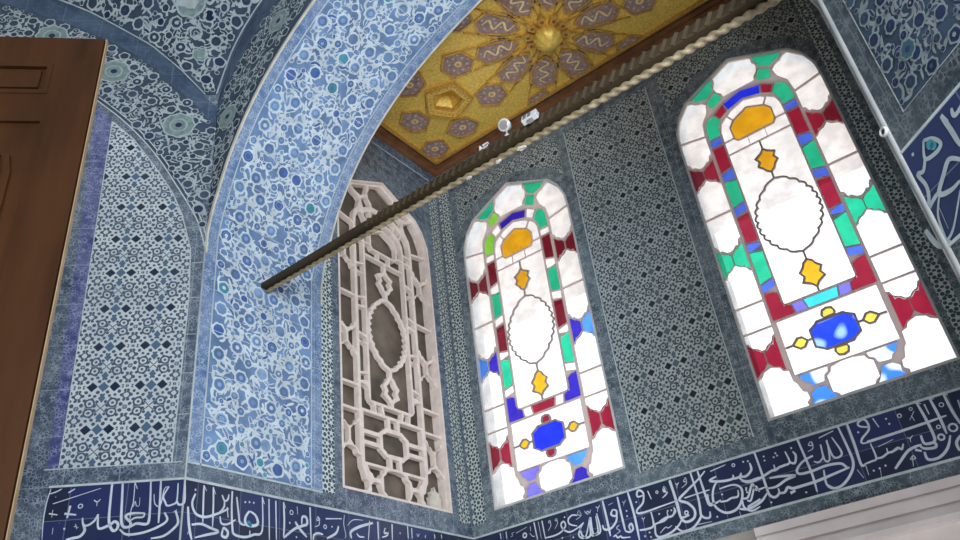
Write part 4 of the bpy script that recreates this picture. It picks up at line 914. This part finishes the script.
bm = bmesh.new(); add_box(bm, (0, .004, -.016), .03, .02, .014, Mr, .002); bm_obj('bracket', bm, M['metal'], l2)
lx = -1.535; zt = tz(lx) + .058 * ts(lx)
l3 = empty('cable_clamp', (lx, BY, zt)); tag(l3, 'small white bent cable clamp atop the dark beam', 'clamp')
bm = bmesh.new(); add_box(bm, (lx, BY - .03, zt + .0025), .05, .018, .006, None, .002); add_box(bm, (lx - .02, BY - .03, zt + .014), .008, .018, .026, None, .002); add_box(bm, (lx + .012, BY - .03, zt + .022), .034, .014, .008, None, .002); bm_obj('clip', bm, M['lamp'], l3)
bm = bmesh.new(); add_lathe(bm, [(.0005, 0), (.008, .001), (.009, .012), (.004, .017), (.0005, .018)], (lx + .02, BY - .03, zt + .005), n=10); bm_obj('screw', bm, M['metal'], l3, True)

# ------------------------------------------------------------------ tall brown door leaf standing open in front of the angled wall
DX, DY, DT = -2.034, .891, 3.945
def s_door(u, v, h): return (DX - S2 * u + S2 * h, DY - S2 * u - S2 * h, v)
dr = empty('door_1', (DX, DY, 0)); tag(dr, 'tall brown panelled wooden door leaf standing open before the angled wall', 'door', 'structure')
def dplate(name, polys, h, d, mat='door', par=dr, holes=()):
    s_ = Sheet(s_door)
    for p in polys: s_.plate(p, holes, h, d, 0)
    return s_.build(name, [M[mat]], par)
rc4 = lambda a, b, c, d: [(a, c), (b, c), (b, d), (a, d)]
dplate('leaf_board', [rc4(0, 1.1, 0, DT)], -.012, .018)
dplate('stile', [rc4(.004, .15, 0, DT - .004)], 0, .012); dplate('stile', [rc4(.95, 1.096, 0, DT - .004)], 0, .012)
for a, b in ((3.812, DT - .004), (3.545, 3.668), (1.6, 1.72), (0, .2)): dplate('rail', [rc4(.15, .95, a, b)], 0, .012)
def frame_p(a, b, c, d, w): return rc4(a, b, c, d), [rc4(a + w, b - w, c + w, d - w)]
o_, h_ = frame_p(.15, .95, 3.668, 3.812, .018); dplate('panel_moulding', [o_], .003, .013, holes=h_)
dplate('panel', [rc4(.185, .915, 3.70, 3.78)], -.002, .01)
archp = lambda i: [(.2 + i, 1.76 + i), (.9 - i, 1.76 + i), (.9 - i, 3.33), (.885 - i, 3.40 - i * .2), (.84 - i, 3.455 - i * .6), (.76 - i * .6, 3.50 - i), (.55, 3.52 - i), (.34 + i * .6, 3.50 - i), (.26 + i, 3.455 - i * .6), (.215 + i, 3.40 - i * .2), (.2 + i, 3.33)]
dplate('panel_moulding', [archp(0)], .002, .013, holes=[archp(.022)]); dplate('panel', [archp(.06)], -.004, .008)
o_, h_ = frame_p(.2, .9, .25, 1.55, .022); dplate('panel_moulding', [o_], .002, .013, holes=h_)
s_ = Sheet(lambda u, v, h: s_door(-h, v, u)); s_.rect(-.022, -.004, 0, DT, .003, .003, 0); s_.build('edge_strip', [M['dooredge']], dr)

# ------------------------------------------------------------------ the rest of the eight-sided hall behind the viewer
AP = (XR - XL) / 2 * (1 + math.sqrt(2)); HC = (XM, YF - AP)
CIRC = AP / math.cos(math.pi / 8)
oc = [(HC[0] + CIRC * math.cos(math.pi / 8 + math.pi / 4 * i), HC[1] + CIRC * math.sin(math.pi / 8 + math.pi / 4 * i)) for i in range(8)]
for nm, i in (('wall_west', 3), ('wall_southwest', 4), ('wall_south', 5), ('wall_southeast', 6), ('wall_east', 7)):
    a, b = Vector(oc[i]), Vector(oc[(i + 1) % 8]); L = (b - a).length; d = (b - a) / L
    sh = Sheet(lambda u, v, h, a=a, d=d: (a.x + d.x * u + d.y * h, a.y + d.y * u - d.x * h, v)); sh.rect(-.08, L + .08, 0, 7.2, .2, .2, 0)
    structure(nm, sh, [M['wall']], 'plain side of the eight sided hall behind the viewer', 'wall')['group'] = 'plain hall sides'
sh = Sheet(lambda u, v, h: (u, v, h)); sh.plate([(HC[0] + (x - HC[0]) * 1.06, HC[1] + (y - HC[1]) * 1.06) for x, y in oc], (), 7.4, .2, 0)
structure('ceiling_hall', sh, [M['plaster']], 'high plain ceiling over the eight sided hall', 'ceiling')

# ------------------------------------------------------------------ light: sky outside, unseen fill lamps added in hall and alcove
w = bpy.data.worlds.new('sky'); SC.world = w; w.use_nodes = True
bg = w.node_tree.nodes['Background']; bg.inputs[0].default_value = (.90, .95, 1.0, 1); bg.inputs[1].default_value = 2.0
def area(name, loc_, aim, sx, sy, power, col):
    l = bpy.data.lights.new(name, 'AREA'); l.shape = 'RECTANGLE'; l.size = sx; l.size_y = sy; l.energy = power; l.color = col
    o = bpy.data.objects.new(name, l); COL.objects.link(o); o.location = loc_
    o.rotation_euler = (Vector(aim) - Vector(loc_)).to_track_quat('-Z', 'Y').to_euler(); return o
area('hall_side_fill', (2.0, -.55, 3.0), (-3.1, 3.0, 4.2), 1.2, 2.4, 260, (.86, .93, 1.0))  # added fill lamp out of view, brightens the left jamb and niche
area('hall_low_fill', (1.2, -4.4, 1.5), (-1.1, 3.8, 3.0), 1.8, 2.2, 200, (.9, .95, 1.0))  # added fill lamp out of view, lifts the lower back wall and lintel

area('alcove_side_fill', (XR - .04, 3.2, 1.25), (XL, 3.4, 2.2), .9, 1.3, 22, (.88, .94, 1.0))  # added fill below the view, brightens the foot of the left wall
area('alcove_side_fill', (XL + .04, 3.0, 1.25), (XR, 3.6, 2.0), .9, 1.3, 26, (.94, .96, 1.0))  # added fill below the view, brightens the stone lintel

# ------------------------------------------------------------------ camera
cam = bpy.data.cameras.new('camera'); co = bpy.data.objects.new('camera', cam); COL.objects.link(co); SC.camera = co
r = Vector((.78938537, .6034802, -.11261612)); u = Vector((.40076001, -.3676126, .83919747)); f = Vector((-.46503995, .70758224, .53203874))
mw = Matrix.Identity(4)
for i in range(3): mw[i][0], mw[i][1], mw[i][2] = r[i], u[i], -f[i]
mw[2][3] = 1.6
co.matrix_world = mw; cam.sensor_width = 36; cam.lens = 792.954 / 960 * 36; cam.clip_start = .02
SC.view_settings.view_transform = 'Standard'; SC.view_settings.look = 'None'; SC.view_settings.gamma = 1; SC.view_settings.use_curve_mapping = False
SC.view_settings.exposure = 0
